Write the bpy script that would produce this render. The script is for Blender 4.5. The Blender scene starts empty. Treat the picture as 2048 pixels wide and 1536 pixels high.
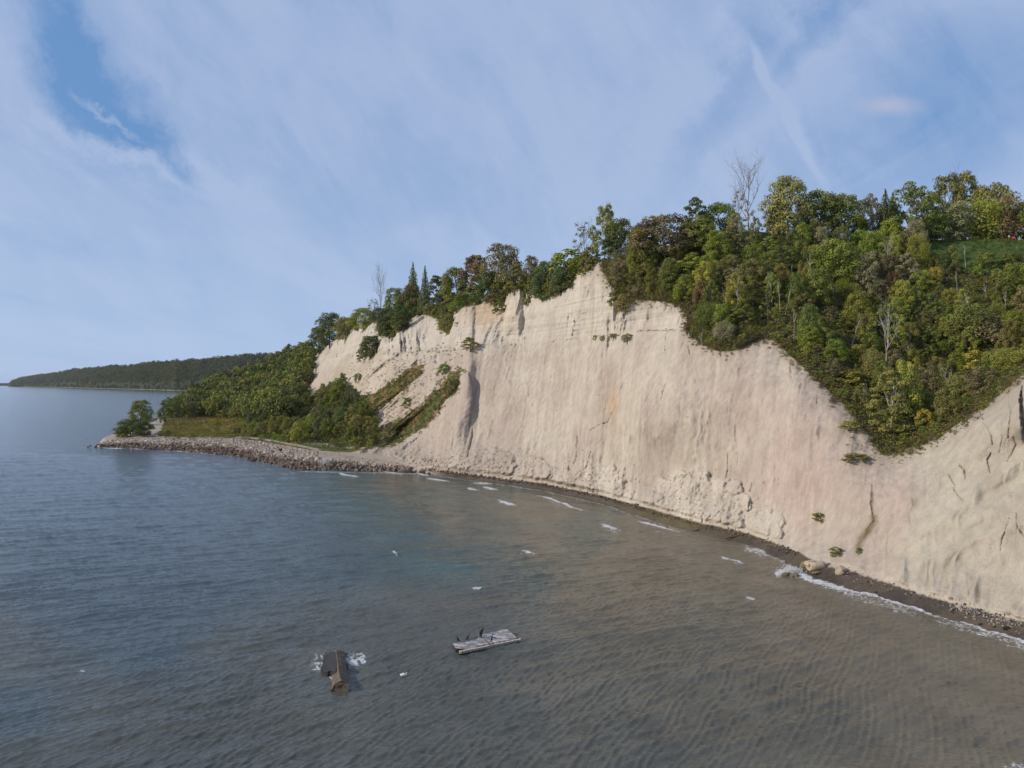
import bpy, math, random
import numpy as np
from mathutils import Vector
random.seed(7); RNG = np.random.default_rng(11)
S = bpy.context.scene; C = S.collection
R = math.radians
# ------------------------------------------------------------------ camera, sky, sun
F = 1422.0; U0 = 1024.0; V0 = 768.0; H = 35.0          # survey numbers: focal length in photo pixels, camera 35 m over the lake
cam = bpy.data.objects.new('camera', bpy.data.cameras.new('camera')); C.objects.link(cam)
cam.location = (0, 0, H); cam.rotation_euler = (R(90), 0, 0)
cam.data.sensor_width = 36; cam.data.lens = 36*F/2048; cam.data.clip_start = 0.5; cam.data.clip_end = 90000
S.camera = cam
SUN_DIR = Vector((-0.89, -0.24, 0.46)).normalized()
SUN_EL = math.asin(SUN_DIR.z); SUN_AZ = math.atan2(SUN_DIR.x, SUN_DIR.y)
S.view_settings.view_transform = 'Standard'; S.view_settings.look = 'None'
S.view_settings.gamma = 1; S.view_settings.use_curve_mapping = False
S.view_settings.exposure = 0.0
sun = bpy.data.objects.new('sun', bpy.data.lights.new('sun', 'SUN')); C.objects.link(sun)
sun.data.energy = 3.3; sun.data.angle = R(0.6); sun.data.color = (1.0, 0.90, 0.78)
sun.rotation_euler = SUN_DIR.to_track_quat('Z', 'Y').to_euler()
S.cycles.use_denoising = True; S.cycles.max_bounces = 6; S.cycles.diffuse_bounces = 2; S.cycles.glossy_bounces = 2
S.cycles.transmission_bounces = 2; S.cycles.volume_bounces = 0; S.cycles.transparent_max_bounces = 4
S.cycles.caustics_reflective = False; S.cycles.caustics_refractive = False

class NT:
    """small helper to wire shader nodes"""
    def __init__(s, tree): s.t = tree; s.n = tree.nodes; s.l = tree.links
    def node(s, typ, **kw):
        n = s.n.new(typ)
        for k, v in kw.items(): setattr(n, k, v)
        return n
    def put(s, sock, v):
        if v is None: return
        if isinstance(v, bpy.types.NodeSocket): s.l.new(v, sock)
        else: sock.default_value = v
    def math(s, op, a, b=None, c=None, clamp=False):
        n = s.node('ShaderNodeMath', operation=op); n.use_clamp = clamp
        s.put(n.inputs[0], a); s.put(n.inputs[1], b); s.put(n.inputs[2], c); return n.outputs[0]
    def vmath(s, op, a, b=None, out=0):
        n = s.node('ShaderNodeVectorMath', operation=op)
        s.put(n.inputs[0], a); s.put(n.inputs[1], b); return n.outputs[out]
    def mix(s, f, a, b, blend='MIX'):
        n = s.node('ShaderNodeMix', data_type='RGBA', blend_type=blend)
        s.put(n.inputs[0], f); s.put(n.inputs[6], a); s.put(n.inputs[7], b); return n.outputs[2]
    def noise(s, vec, scale, detail=3, rough=.5, dist=0.0, out=0):
        n = s.node('ShaderNodeTexNoise'); s.put(n.inputs['Vector'], vec)
        n.inputs['Scale'].default_value = scale; n.inputs['Detail'].default_value = detail
        n.inputs['Roughness'].default_value = rough; n.inputs['Distortion'].default_value = dist
        return n.outputs[out]
    def maprange(s, v, a, b, c=0, d=1, smooth=True):
        n = s.node('ShaderNodeMapRange'); n.interpolation_type = 'SMOOTHSTEP' if smooth else 'LINEAR'
        s.put(n.inputs[0], v)
        for i, x in enumerate((a, b, c, d)): s.put(n.inputs[i+1], x)
        return n.outputs[0]
    def comb(s, x, y, z):
        n = s.node('ShaderNodeCombineXYZ'); s.put(n.inputs[0], x); s.put(n.inputs[1], y); s.put(n.inputs[2], z); return n.outputs[0]
    def sep(s, v):
        n = s.node('ShaderNodeSeparateXYZ'); s.put(n.inputs[0], v); return n.outputs

W = bpy.data.worlds.new('World'); S.world = W; W.use_nodes = True
t = NT(W.node_tree); t.n.clear()
sky = t.node('ShaderNodeTexSky', sky_type='NISHITA'); sky.sun_disc = False
sky.sun_elevation = SUN_EL; sky.sun_rotation = SUN_AZ; sky.altitude = 100
sky.air_density = 1.0; sky.dust_density = 0.6; sky.ozone_density = 2.2
d = t.vmath('NORMALIZE', t.node('ShaderNodeTexCoord').outputs['Generated'])
dx, dy, dz = t.sep(d)
# thin cirrus layer: project the view direction on a flat layer overhead, stretched along the wind (Y)
zz = t.math('MAXIMUM', t.math('ADD', dz, 0.10), 0.03)
px = t.math('DIVIDE', dx, zz); py = t.math('DIVIDE', dy, zz)
pv = t.comb(t.math('MULTIPLY', px, 1.0), t.math('MULTIPLY', py, 0.30), 0.0)
wob = t.noise(pv, 0.8, 3, .5, 0, 1)
pv2 = t.vmath('ADD', pv, t.vmath('MULTIPLY', wob, (.5, .5, .5)))
n1 = t.noise(pv2, 0.9, 7, .58, .3)
n2 = t.noise(pv2, 3.2, 6, .6, .4)
g = t.vmath('ADD', t.comb(dx, dy, dz), (0, 0, 0))
ns = t.noise(g, 6.0, 5, .6, .2)
cl = t.math('ADD', t.math('MULTIPLY', n1, .62), t.math('ADD', t.math('MULTIPLY', n2, .22), t.math('MULTIPLY', ns, .16)))
veil = t.maprange(cl, .34, .60, .50, 1.0)
# single marks of this sky, kept by their direction: gx, gy = tangent-plane coordinates about +Y (north)
ysafe = t.math('MAXIMUM', dy, 0.05)
jx = t.math('MULTIPLY', t.math('SUBTRACT', t.noise(g, 7, 7, .68), .5), .20)
jy = t.math('MULTIPLY', t.math('SUBTRACT', t.noise(t.vmath('ADD', g, (3.1, 1.7, 9.2)), 7, 7, .68), .5), .16)
gx0 = t.math('DIVIDE', dx, ysafe); gy0 = t.math('DIVIDE', dz, ysafe)
gx = t.math('ADD', gx0, jx); gy = t.math('ADD', gy0, jy)
front = t.maprange(dy, 0.1, 0.3)
gxs = t.math('ADD', gx0, t.math('MULTIPLY', jx, .22)); gys = t.math('ADD', gy0, t.math('MULTIPLY', jy, .22))
def skyblob(u, v, ru, rv, ang=0.0, soft=1.0, gx=gx, gy=gy):
    cx, cy = (u-U0)/F, (V0-v)/F
    ax = t.math('SUBTRACT', gx, cx); ay = t.math('SUBTRACT', gy, cy)
    c_, s_ = math.cos(R(ang)), math.sin(R(ang))
    rx = t.math('DIVIDE', t.math('ADD', t.math('MULTIPLY', ax, c_), t.math('MULTIPLY', ay, s_)), ru/F)
    ry = t.math('DIVIDE', t.math('SUBTRACT', t.math('MULTIPLY', ay, c_), t.math('MULTIPLY', ax, s_)), rv/F)
    r = t.math('SQRT', t.math('ADD', t.math('MULTIPLY', rx, rx), t.math('MULTIPLY', ry, ry)))
    return t.math('MULTIPLY', t.maprange(r, 1.0, 1.0-soft), front)
def sub(v, m, k): return t.math('SUBTRACT', v, t.math('MULTIPLY', m, k), clamp=True)
def addm(v, m, k): return t.math('ADD', v, t.math('MULTIPLY', m, k), clamp=True)
strk = t.noise(t.comb(t.math('ADD', t.math('MULTIPLY', gx0, 5.0), t.math('MULTIPLY', gy0, 3.6)), t.math('SUBTRACT', t.math('MULTIPLY', gy0, 1.6), t.math('MULTIPLY', gx0, 1.2)), 0), 2.2, 7, .62, .6)
veil = t.math('ADD', veil, t.math('MULTIPLY', t.math('SUBTRACT', strk, .5), .85), clamp=True)
veil = sub(veil, skyblob(195, 190, 330, 130, -46, 1), 1.0)          # the clear blue hole
veil = sub(veil, skyblob(110, 60, 190, 75, -55, 1), .45)
veil = sub(veil, skyblob(320, 290, 150, 60, -35, 1), .40)
veil = addm(veil, skyblob(238, 242, 110, 15, -42, 1), .60)
veil = addm(veil, skyblob(250, 318, 260, 30, -24, 1), .55)
veil = addm(veil, skyblob(430, 345, 170, 45, -32, 1), .30)
veil = sub(veil, skyblob(1450, 170, 300, 65, 62, 1), .42)
veil = sub(veil, skyblob(1620, 60, 320, 52, 50, 1), .45)
veil = sub(veil, skyblob(1880, 180, 480, 210, 25, 1), .60)
veil = sub(veil, skyblob(60, 470, 360, 60, -12, 1), .28)
veil = addm(veil, skyblob(1518, 135, 90, 15, -68, 1, gxs, gys), .60)
veil = addm(veil, skyblob(1590, 260, 190, 20, -62, 1, gxs, gys), .55)
pink = skyblob(1780, 212, 100, 34, -3, 1, gxs, gys)
hz = t.maprange(dz, 0.0, 0.30, 1, 0)
base = t.mix(t.math('MULTIPLY', hz, .35), sky.outputs[0], (4.2, 5.5, 8.0, 1))
SKYB = t.mix(hz, (1.35, 2.85, 5.7, 1), (3.1, 4.6, 7.2, 1))
base = t.mix(t.math('MULTIPLY', front, .8), base, SKYB)
VC = t.mix(t.maprange(dz, 0, .42), (4.15, 5.25, 7.25, 1), (3.80, 4.72, 6.75, 1))
colr = t.mix(t.math('MULTIPLY', veil, .88), base, VC)
colr = t.mix(t.math('MULTIPLY', pink, .5), colr, (5.2, 5.1, 6.3, 1))
bg = t.node('ShaderNodeBackground'); t.put(bg.inputs[0], colr); bg.inputs[1].default_value = 0.108
t.l.new(bg.outputs[0], t.node('ShaderNodeOutputWorld').inputs[0])

# ------------------------------------------------------------------ general helpers
def px2w(u, v, Y): return ((u-U0)/F*Y, Y, H-(v-V0)/F*Y)
def tag(o, label=None, cat=None, group=None, kind=None):
    if label: o['label'] = label
    if cat: o['category'] = cat
    if group: o['group'] = group
    if kind: o['kind'] = kind
    return o
def link(name, data, mat=None, parent=None):
    o = bpy.data.objects.new(name, data); C.objects.link(o)
    if mat and data is not None and not data.materials: data.materials.append(mat)
    if parent: o.parent = parent
    return o
def empty(name, loc, rz=0.0, scale=1.0):
    o = bpy.data.objects.new(name, None); C.objects.link(o); o.location = loc; o.rotation_euler = (0, 0, rz)
    o.scale = (scale,)*3 if not hasattr(scale, '__len__') else scale; o.empty_display_size = .2
    return o
def mesh_np(name, V, Fc, smooth=True):
    """V (n,3), Fc (m,k) with k 3 or 4"""
    V = np.asarray(V, np.float32); Fc = np.asarray(Fc, np.int32)
    me = bpy.data.meshes.new(name); me.vertices.add(len(V)); me.vertices.foreach_set('co', V.ravel())
    k = Fc.shape[1]; me.loops.add(Fc.size); me.loops.foreach_set('vertex_index', Fc.ravel())
    me.polygons.add(len(Fc)); me.polygons.foreach_set('loop_start', np.arange(0, Fc.size, k, dtype=np.int32))
    me.update(calc_edges=True)
    me.polygons.foreach_set('use_smooth', np.full(len(Fc), smooth, bool)); me.update()
    return me
def vcol(me, name, col):
    a = me.attributes.new(name, 'FLOAT_COLOR', 'POINT')
    c = np.ones((len(col), 4), np.float32); c[:, :3] = col; a.data.foreach_set('color', c.ravel())
def vflt(me, name, val):
    a = me.attributes.new(name, 'FLOAT', 'POINT'); a.data.foreach_set('value', np.asarray(val, np.float32))
def _h(ix, iy, iz, s):
    h = (ix*374761393 + iy*668265263 + iz*2147483647*3 + s*1274126177) & 0xffffffff
    h = ((h ^ (h >> 13))*1274126177) & 0xffffffff; h ^= h >> 16
    h = (h*2246822519) & 0xffffffff; h ^= h >> 13
    return h
def vnoise(x, y, z=0.0, s=0):
    """smooth value noise about -1..1"""
    x, y, z = np.broadcast_arrays(np.asarray(x, float), np.asarray(y, float), np.asarray(z, float))
    fx, fy, fz = np.floor(x), np.floor(y), np.floor(z)
    ix, iy, iz = fx.astype(np.int64), fy.astype(np.int64), fz.astype(np.int64)
    tx, ty, tz = x-fx, y-fy, z-fz
    tx = tx*tx*tx*(tx*(tx*6-15)+10); ty = ty*ty*ty*(ty*(ty*6-15)+10); tz = tz*tz*tz*(tz*(tz*6-15)+10)
    o = 0
    for a in (0, 1):
        for b in (0, 1):
            for c in (0, 1):
                w = (tx if a else 1-tx)*(ty if b else 1-ty)*(tz if c else 1-tz)
                o = o + w*(_h(ix+a, iy+b, iz+c, s)/2147483648.0-1.0)
    return o
def fbm(x, y, z=0.0, s=0, o=4, g=.5, lac=2.03):
    a, f, r, n = 1.0, 1.0, 0.0, 0.0
    for i in range(o):
        r = r + a*vnoise(np.asarray(x)*f, np.asarray(y)*f, np.asarray(z)*f, s+i*17); n += a; a *= g; f *= lac
    return r/n
def sstep(a, b, x):
    q = np.clip((x-a)/(b-a), 0, 1); return q*q*(3-2*q)
def inpoly(u, v, P):
    c = np.zeros(np.shape(u), bool); n = len(P)
    for i in range(n):
        x1, y1 = P[i]; x2, y2 = P[(i+1) % n]
        if y1 == y2: continue
        k = ((y1 > v) != (y2 > v)) & (u < (x2-x1)*(v-y1)/(y2-y1)+x1); c ^= k
    return c
def dpoly(u, v, P):
    """distance in survey pixels to a polyline, and the place along it 0..1"""
    best = np.full(np.shape(u), 1e9); tt = np.zeros(np.shape(u)); L = len(P)-1
    for i in range(L):
        x1, y1 = P[i]; x2, y2 = P[i+1]; ex, ey = x2-x1, y2-y1; q = ex*ex+ey*ey+1e-9
        k = np.clip(((u-x1)*ex+(v-y1)*ey)/q, 0, 1); dd = np.hypot(u-x1-k*ex, v-y1-k*ey)
        m = dd < best; best = np.where(m, dd, best); tt = np.where(m, (i+k)/L, tt)
    return best, tt

# ------------------------------------------------------------------ materials
def new_mat(name):
    m = bpy.data.materials.new(name); m.use_nodes = True; q = NT(m.node_tree); q.n.clear()
    out = q.node('ShaderNodeOutputMaterial'); return m, q, out
def bsdf(q, out, col, rough=.9, spec=.25, normal=None):
    b = q.node('ShaderNodeBsdfPrincipled'); q.put(b.inputs['Base Color'], col); q.put(b.inputs['Roughness'], rough)
    b.inputs['Specular IOR Level'].default_value = spec
    if normal is not None: q.l.new(normal, b.inputs['Normal'])
    q.l.new(b.outputs[0], out.inputs[0]); return b
def bump(q, h, strength, dist):
    n = q.node('ShaderNodeBump'); n.inputs['Strength'].default_value = strength; n.inputs['Distance'].default_value = dist
    q.l.new(h, n.inputs['Height']); return n.outputs[0]
def simple_mat(name, col, rough=.85, var=.25, scale=3.0, bstr=.4, bdist=.05, col2=None, spec=.25):
    m, q, out = new_mat(name); co = q.node('ShaderNodeTexCoord').outputs['Object']
    n = q.noise(co, scale, 5, .6); n2 = q.noise(co, scale*5, 4, .6)
    c2 = col2 or tuple(c*(1-var*1.6) for c in col)
    c = q.mix(q.maprange(n, .35, .68), (*col, 1), (*c2, 1))
    c = q.mix(q.maprange(n2, .3, .75, 0, var), c, (*[x*.45 for x in col], 1))
    bsdf(q, out, c, rough, spec, bump(q, n2, bstr, bdist)); return m
def terrain_mat(name, bs=.6, bd=.25, scale=.8, rough=.95, var=.16, stretch=1.0):
    m, q, out = new_mat(name); co = q.node('ShaderNodeTexCoord').outputs['Object']
    at = q.node('ShaderNodeAttribute', attribute_name='Col').outputs[0]
    x, y, z = q.sep(co); cv = q.comb(x, y, q.math('MULTIPLY', z, stretch))
    n = q.noise(cv, scale, 6, .62); n2 = q.noise(co, scale*4.5, 5, .6); n3 = q.noise(co, scale*.25, 4, .55)
    f = q.math('ADD', q.math('MULTIPLY', n, .5), q.math('ADD', q.math('MULTIPLY', n2, .3), q.math('MULTIPLY', n3, .2)))
    c = q.mix(1.0, at, q.mix(q.maprange(f, .36, .62), (1-var, 1-var*1.05, 1-var*1.15, 1), (1+var*.6, 1+var*.6, 1+var*.55, 1)), 'MULTIPLY')
    h = q.math('ADD', n, q.math('MULTIPLY', n2, .35))
    bsdf(q, out, c, rough, .12, bump(q, h, bs, bd)); return m
M_cliff = terrain_mat('sandy_clay', .55, .35, .7, stretch=.35)
M_beach = terrain_mat('wet_beach_sand', .35, .12, 1.5, rough=.62, var=.3)
M_soil = terrain_mat('undergrowth_soil', .8, .5, .8, var=.35)
M_meadow = terrain_mat('meadow_ground', .9, .5, .9, var=.35)
M_gravel = terrain_mat('gravel', .6, .15, 1.2, var=.25)

def leaf_mat(name, source):
    m, q, out = new_mat(name)
    if source == 'object': col = q.node('ShaderNodeObjectInfo').outputs['Color']
    else: col = q.node('ShaderNodeAttribute', attribute_type='INSTANCER', attribute_name='icol').outputs[0]
    tint = q.node('ShaderNodeAttribute', attribute_name='tint').outputs[2]
    co = q.node('ShaderNodeTexCoord').outputs['Object']
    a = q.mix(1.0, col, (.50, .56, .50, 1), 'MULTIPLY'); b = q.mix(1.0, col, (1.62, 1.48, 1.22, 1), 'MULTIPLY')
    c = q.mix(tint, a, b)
    b1 = q.node('ShaderNodeBsdfPrincipled'); q.put(b1.inputs['Base Color'], c); b1.inputs['Roughness'].default_value = .6
    b1.inputs['Specular IOR Level'].default_value = .25
    tr = q.node('ShaderNodeBsdfTranslucent'); q.put(tr.inputs[0], q.mix(1.0, c, (1.0, 1.1, .55, 1), 'MULTIPLY'))
    mx = q.node('ShaderNodeMixShader'); mx.inputs[0].default_value = .22
    q.l.new(b1.outputs[0], mx.inputs[1]); q.l.new(tr.outputs[0], mx.inputs[2]); q.l.new(mx.outputs[0], out.inputs[0]); return m
M_leaf = leaf_mat('leaf', 'object'); M_leafi = leaf_mat('leaf_scattered', 'inst')
M_bark = simple_mat('bark', (.13, .10, .075), .95, .3, 2.5, .8, .05)
M_palebark = simple_mat('pale_bark', (.46, .43, .37), .9, .25, 2.0, .6, .03)
M_deadwood = simple_mat('dead_wood', (.28, .23, .20), .95, .25, 2.0, .6, .03)

# ------------------------------------------------------------------ the bluff: surveyed depths -> smooth sheet -> relief
WL = [(150,893),(186,894),(260,896),(330,899),(400,904),(480,913),(560,931),(600,939),(700,941),(830,944),(950,959),(1080,977),(1200,1003),(1300,1037),(1400,1064),(1500,1092),(1580,1132),(1650,1165),(1750,1196),(1850,1225),(1950,1255),(2048,1287),(2200,1345),(2420,1440)]
TOE = [(150,891),(186,888),(230,877),(300,873),(450,875),(520,882),(580,893),(640,904),(700,911),(760,918),(830,932),(880,943),(950,951),(1080,967),(1200,991),(1300,1018),(1400,1046),(1500,1068),(1600,1106),(1640,1131),(1700,1142),(1800,1175),(1900,1207),(2000,1232),(2048,1246),(2200,1300),(2420,1390)]
RIDGE = [(150,890),(186,884),(230,866),(262,848),(300,839),(330,832),(345,822),(400,790),(450,767),(500,747),(540,728),(580,714),(620,703),(650,695),(700,660),(760,639),(830,632),(900,607),(950,597),(1000,587),(1040,570),(1100,557),(1160,538),(1200,524),(1250,508),(1300,500),(1400,476),(1500,462),(1600,470),(1735,482),(1850,480),(1980,478),(2048,479),(2420,480)]
RY = [(150,392),(186,400),(230,440),(262,555),(300,600),(330,680),(345,720),(400,850),(450,920),(500,950),(540,950),(580,900),(620,830),(650,760),(700,600),(760,515),(830,470),(900,405),(950,385),(1000,362),(1040,335),(1100,312),(1160,285),(1200,266),(1250,250),(1300,246),(1400,238),(1500,237),(1600,236),(1735,237),(1850,233),(1980,230),(2048,228),(2420,225)]
def pl(P, u): P = np.array(P, float); return np.interp(u, P[:, 0], P[:, 1])
toe_z = lambda u: np.interp(u, [150,300,600,760,860,1000,1700,2420], [1.5,4.5,4.5,3.5,1.6,1.3,1.5,1.6])
CP = []
for u in list(range(150, 2421, 45)):
    v = pl(WL, u); CP.append((u, v, H*F/(v-V0)))
    v2 = pl(TOE, u); CP.append((u, v2, (H-toe_z(u))*F/(v2-V0)))
    if u > 170: CP.append((u, pl(RIDGE, u), pl(RY, u)))
CP += [(1200,850,232),(1200,676,252),(1200,600,259),(1040,850,270),(1040,690,309),(1040,630,322),(940,850,290),(940,697,329),(940,640,356),(900,850,300),(900,780,320),(900,700,352),(900,650,380),
 (800,870,350),(800,790,368),(800,705,402),(800,665,440),(700,885,360),(700,850,385),(700,780,470),(700,720,540),(640,880,378),(640,850,430),(640,790,560),(640,740,660),
 (560,870,405),(560,840,480),(560,800,650),(560,750,820),(450,860,470),(450,840,600),(450,800,780),(380,860,475),(350,850,535),(400,830,690),(300,855,500),
 (1300,850,203),(1300,662,228),(1300,600,234),(1400,850,187),(1400,660,205),(1400,560,222),(1500,850,174),(1500,700,188),(1500,600,206),(1500,530,222),
 (1600,900,157),(1600,760,170),(1600,650,190),(1600,560,214),(1700,950,142),(1700,830,155),(1700,700,182),(1700,580,210),(1770,1000,133),(1770,905,145),(1770,800,166),(1770,650,195),(1770,560,217),
 (1850,1000,126),(1850,893,139),(1850,800,161),(1850,650,192),(1850,560,213),(1950,1050,116),(1950,950,122.5),(1950,835,131),(1950,780,158),(1950,650,189),(1950,560,210),
 (2048,1050,109.5),(2048,900,117.5),(2048,765,126),(2048,705,162),(2048,600,190),(2200,1000,101),(2200,800,111),(2200,660,120),(2200,600,160),(2420,1000,92),(2420,700,106),(2420,600,118),(2420,540,160)]
CP = np.array(CP, float)
SX, SY = 1/300., 1/300.
def rbf_fit(P, val):
    X = np.c_[P[:, 0]*SX, P[:, 1]*SY*1.5]; n = len(X)
    D = np.hypot(X[:, None, 0]-X[None, :, 0], X[:, None, 1]-X[None, :, 1])
    K = D**2*np.log(D+1e-9); A = np.zeros((n+3, n+3)); A[:n, :n] = K+np.eye(n)*2e-4
    A[:n, n] = 1; A[:n, n+1:] = X; A[n, :n] = 1; A[n+1:, :n] = X.T
    w = np.linalg.solve(A, np.r_[val, 0, 0, 0]); return X, w
_X, _w = rbf_fit(CP, np.log(CP[:, 2]))
def baseY(u, v):
    sh = np.shape(u); q = np.c_[np.ravel(u)*SX, np.ravel(v)*SY*1.5]; o = np.empty(len(q)); n = len(_X)
    for i in range(0, len(q), 40000):
        b = q[i:i+40000]; D = np.hypot(b[:, None, 0]-_X[None, :, 0], b[:, None, 1]-_X[None, :, 1])
        o[i:i+40000] = (D**2*np.log(D+1e-9)) @ _w[:n] + _w[n] + b @ _w[n+1:]
    return np.exp(o).reshape(sh)

VEG_R = [(1204,524),(1212,556),(1236,588),(1262,600),(1290,600),(1330,603),(1362,614),(1383,636),(1376,662),(1400,688),(1440,703),(1480,694),(1522,674),(1546,680),(1600,728),(1640,765),(1680,800),(1716,836),(1748,872),(1764,905),(1800,903),(1850,884),(1880,870),(1930,838),(1990,797),(2048,745),(2200,640),(2420,590),(2420,400),(1204,400)]
VEG_TOP = [(616,720),(640,702),(668,676),(700,655),(735,640),(752,640),(757,672),(790,672),(802,640),(840,625),(880,640),(892,668),(905,640),(912,612),(940,605),(962,600),(985,592),(1000,612),(1012,590),(1035,575),(1062,580),(1075,595),(1110,592),(1140,575),(1150,552),(1175,540),(1200,524),(1200,400),(616,400)]
FOREST_L = [(150,800),(300,846),(322,838),(345,836),(480,836),(488,862),(600,885),(700,895),(745,892),(752,850),(735,815),(700,778),(665,772),(640,775),(600,815),(590,810),(612,775),(618,720),(616,400),(150,400)]
STRIP1 = [(690,800),(720,795),(760,780),(820,740),(850,728),(845,742),(800,790),(760,815),(720,830)]
STRIP2 = [(700,896),(722,860),(760,858),(800,838),(850,808),(905,745),(926,735),(915,770),(896,800),(862,845),(810,880),(760,898)]
LEDGE = [(775,707),(840,704),(900,702),(935,697),(960,690),(1020,690),(1090,687),(1150,678),(1180,673),(1240,672),(1275,662),(1330,662),(1375,658)]
BANK = [(478,870),(520,868),(600,886),(700,898),(745,896),(700,905),(620,900),(540,886),(478,878)]
CRACKS = [ # polyline, half width px, depth m
 ([(1967,846),(1976,855),(1982,872),(1985,890)],1.18,1.05),([(1983,905),(1975,920),(1979,945)],1.24,1.20),([(1917,930),(1930,940),(1930,958)],1.24,1.20),([(1899,950),(1910,970)],1.12,1.05),
 ([(1907,975),(1916,990),(1927,1002)],1.12,1.05),([(2016,783),(2017,806),(2022,825),(2018,850),(2017,880)],1.18,1.20),([(2046,770),(2040,795),(2044,830),(2050,880)],2.2,.9),
 ([(2027,872),(2032,890),(2014,925)],0.99,0.75),([(2018,1035),(2006,1075),(2001,1100)],0.99,0.75),([(2032,1028),(2037,1055),(2052,1078)],1.24,0.98),([(2003,870),(2006,872),(1998,905)],0.87,0.60),
 ([(1247,766),(1240,785),(1231,815),(1215,845),(1190,853)],1.86,0.75),([(1196,853),(1180,861)],1.12,0.90),([(1332,768),(1324,790),(1320,812)],0.99,0.90),([(1183,895),(1176,928),(1166,945)],1.18,1.20),
 ([(1156,870),(1153,910),(1148,930)],1.12,0.98),([(1455,905),(1457,935),(1452,958)],1.12,0.98),([(1106,735),(1101,765)],1.24,0.90),([(946,856),(943,880),(934,915)],1.49,1.50),([(907,870),(905,900)],1.86,0.75),
 ([(1256,668),(1255,690)],1.24,1.35),([(1332,668),(1331,700)],1.12,1.12),([(1376,690),(1381,710)],1.12,0.98),([(1184,560),(1187,640)],0.87,0.38),([(1745,970),(1742,1008),(1748,1040),(1732,1062)],1.6,.5),
 ([(1470,850),(1474,905),(1476,960)],0.81,0.45),([(1635,790),(1634,810)],0.87,0.52),([(1580,725),(1583,758)],0.87,0.60),([(1505,965),(1500,985)],1.24,0.90),([(1500,1000),(1497,1020)],1.24,0.75),([(1405,1036),(1398,1052)],1.24,0.75),
 ([(925,620),(922,660),(923,685)],1.12,1.20),([(934,612),(934,640),(928,655)],1.24,1.20),([(648,690),(651,715)],1.55,2.62),([(1026,630),(1027,645)],0.74,0.60),([(1300,850),(1297,880)],0.74,0.30)]
MOUNDS = [(1165,968,88,46,3.6),(1385,1012,120,66,4.2),(968,930,66,34,4.2),(1060,940,40,28,2.5),(1270,1010,60,34,2.4),(1520,1050,50,40,1.6)]

NU, NR = 1240, 345
us = np.concatenate([np.linspace(150, 640, 250), np.linspace(642, 2060, 850), np.linspace(2066, 2420, 140)])
tt = np.linspace(0, 1, NR)
Ug = np.repeat(us[None, :], NR, 0)
jag = (fbm(us/14, us*0+3.3, 0, 5, 3)*2.2)
v_w, v_r = pl(WL, us), pl(RIDGE, us)
jt = fbm(us/9, us*0+1.3, 0, 9, 4)*np.interp(us, [600,860,1100,2420], [0,1.0,2.5,4])
Vg = v_w[None, :]+(v_r-v_w)[None, :]*tt[:, None]
Yb = baseY(Ug, Vg)
toeV = (pl(TOE, us)+jt)[None, :]
Xb = (Ug-U0)/F*Yb; Zb = H-(Vg-V0)/F*Yb
Sg = -.40*Xb+.917*Yb                                   # metres along the shore
S_mid = Sg[NR//3]; Sf = .20*Sg+.80*S_mid[None, :]
bare = ~(inpoly(Ug, Vg, VEG_R) | inpoly(Ug, Vg, VEG_TOP) | inpoly(Ug, Vg, FOREST_L))
above = sstep(0, 14, toeV-Vg)                          # 0 on the beach .. 1 on the face
left = sstep(880, 800, Ug)
face = above*(1-.55*left)
vled = np.interp(Ug, [600, 775, 840, 900, 935], [735, 707, 704, 702, 697]); lup = left*sstep(12, -12, Vg-vled)*above*sstep(612, 640, Ug)
up = sstep(44, 56, Zb)                                 # upper, steeper layer over the ledge
right = sstep(1720, 1860, Ug)
wp = fbm(Sg/9, Zb/22, 0, 31, 3)*2.0
fl = 1-np.abs(vnoise((Sf+wp)/3.9, Zb/40, .3, 3)); fl2 = 1-np.abs(vnoise((Sf+wp*1.3)/1.6, Zb/18, .8, 8))
big = fbm(Sf/19, Zb/34, 0, 41, 3)
med = fbm((Sf+.1*Zb)/6, Zb/13, .5, 47, 4)
fine = fbm(Xb/1.4, Yb/1.4, Zb/1.8, 53, 4)
def scarp(x, w=.10):
    f_ = x-np.floor(x); return np.where(f_ < 1-w, f_/(1-w), 1-sstep(1-w, 1, f_))
amp_ = lambda a_, b_, s_: sstep(a_, b_, fbm(Sf/8, Zb/16, 0, s_, 3))
sc1 = scarp(Sf/5.5+fbm(Sf/12, Zb/13, 0, 161, 4)*1.3+right*Zb*.012)*amp_(-.05, .45, 162)
sc2 = scarp(Sf/2.3+fbm(Sf/7, Zb/8, 0, 163, 4)*1.5, .14)*amp_(.0, .4, 164)
patchy = sstep(-.25, .35, fbm(Sf/13, Zb/15, 0, 58, 3)); calm = 1-.45*right
rel = face*calm*(2.4*big+(.38+1.35*up)*patchy*(fl**4-.3)+(.14+.50*up)*patchy*(fl2**4-.3)+.75*med*(1-.2*up)+.34*fine)
rel += face*(1-left)*((1.0+.9*up+.1*right)*sc1+(.45+.6*up-.1*right)*sc2)
# diagonal rills of the left gully (they fall to the lower left)
dg = (Ug*.62+Vg*.78); rel += above*left*(fbm(dg/13, Ug/90, 0, 61, 5, .55)*6.5+fbm(Ug/6, Vg/40, 0, 62, 4)*5*up+fbm(Ug/5, Vg/5, 0, 63, 3)*1.5)*sstep(600, 640, Ug)
rel += lup*(6.5*((1-np.abs(vnoise(Ug/7.5+fbm(Ug/9, Vg/25, 0, 66, 2), Vg/80, 0, 64)))**3-.35)+3*((1-np.abs(vnoise(Ug/3.2, Vg/50, 0, 65)))**3-.35)+7*fbm(Ug/24, Vg/60, 0, 67, 3))
rel += left*(1-lup)*above*9*fbm(dg/26, Ug/120, 0, 68, 3)*sstep(600, 640, Ug)
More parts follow.
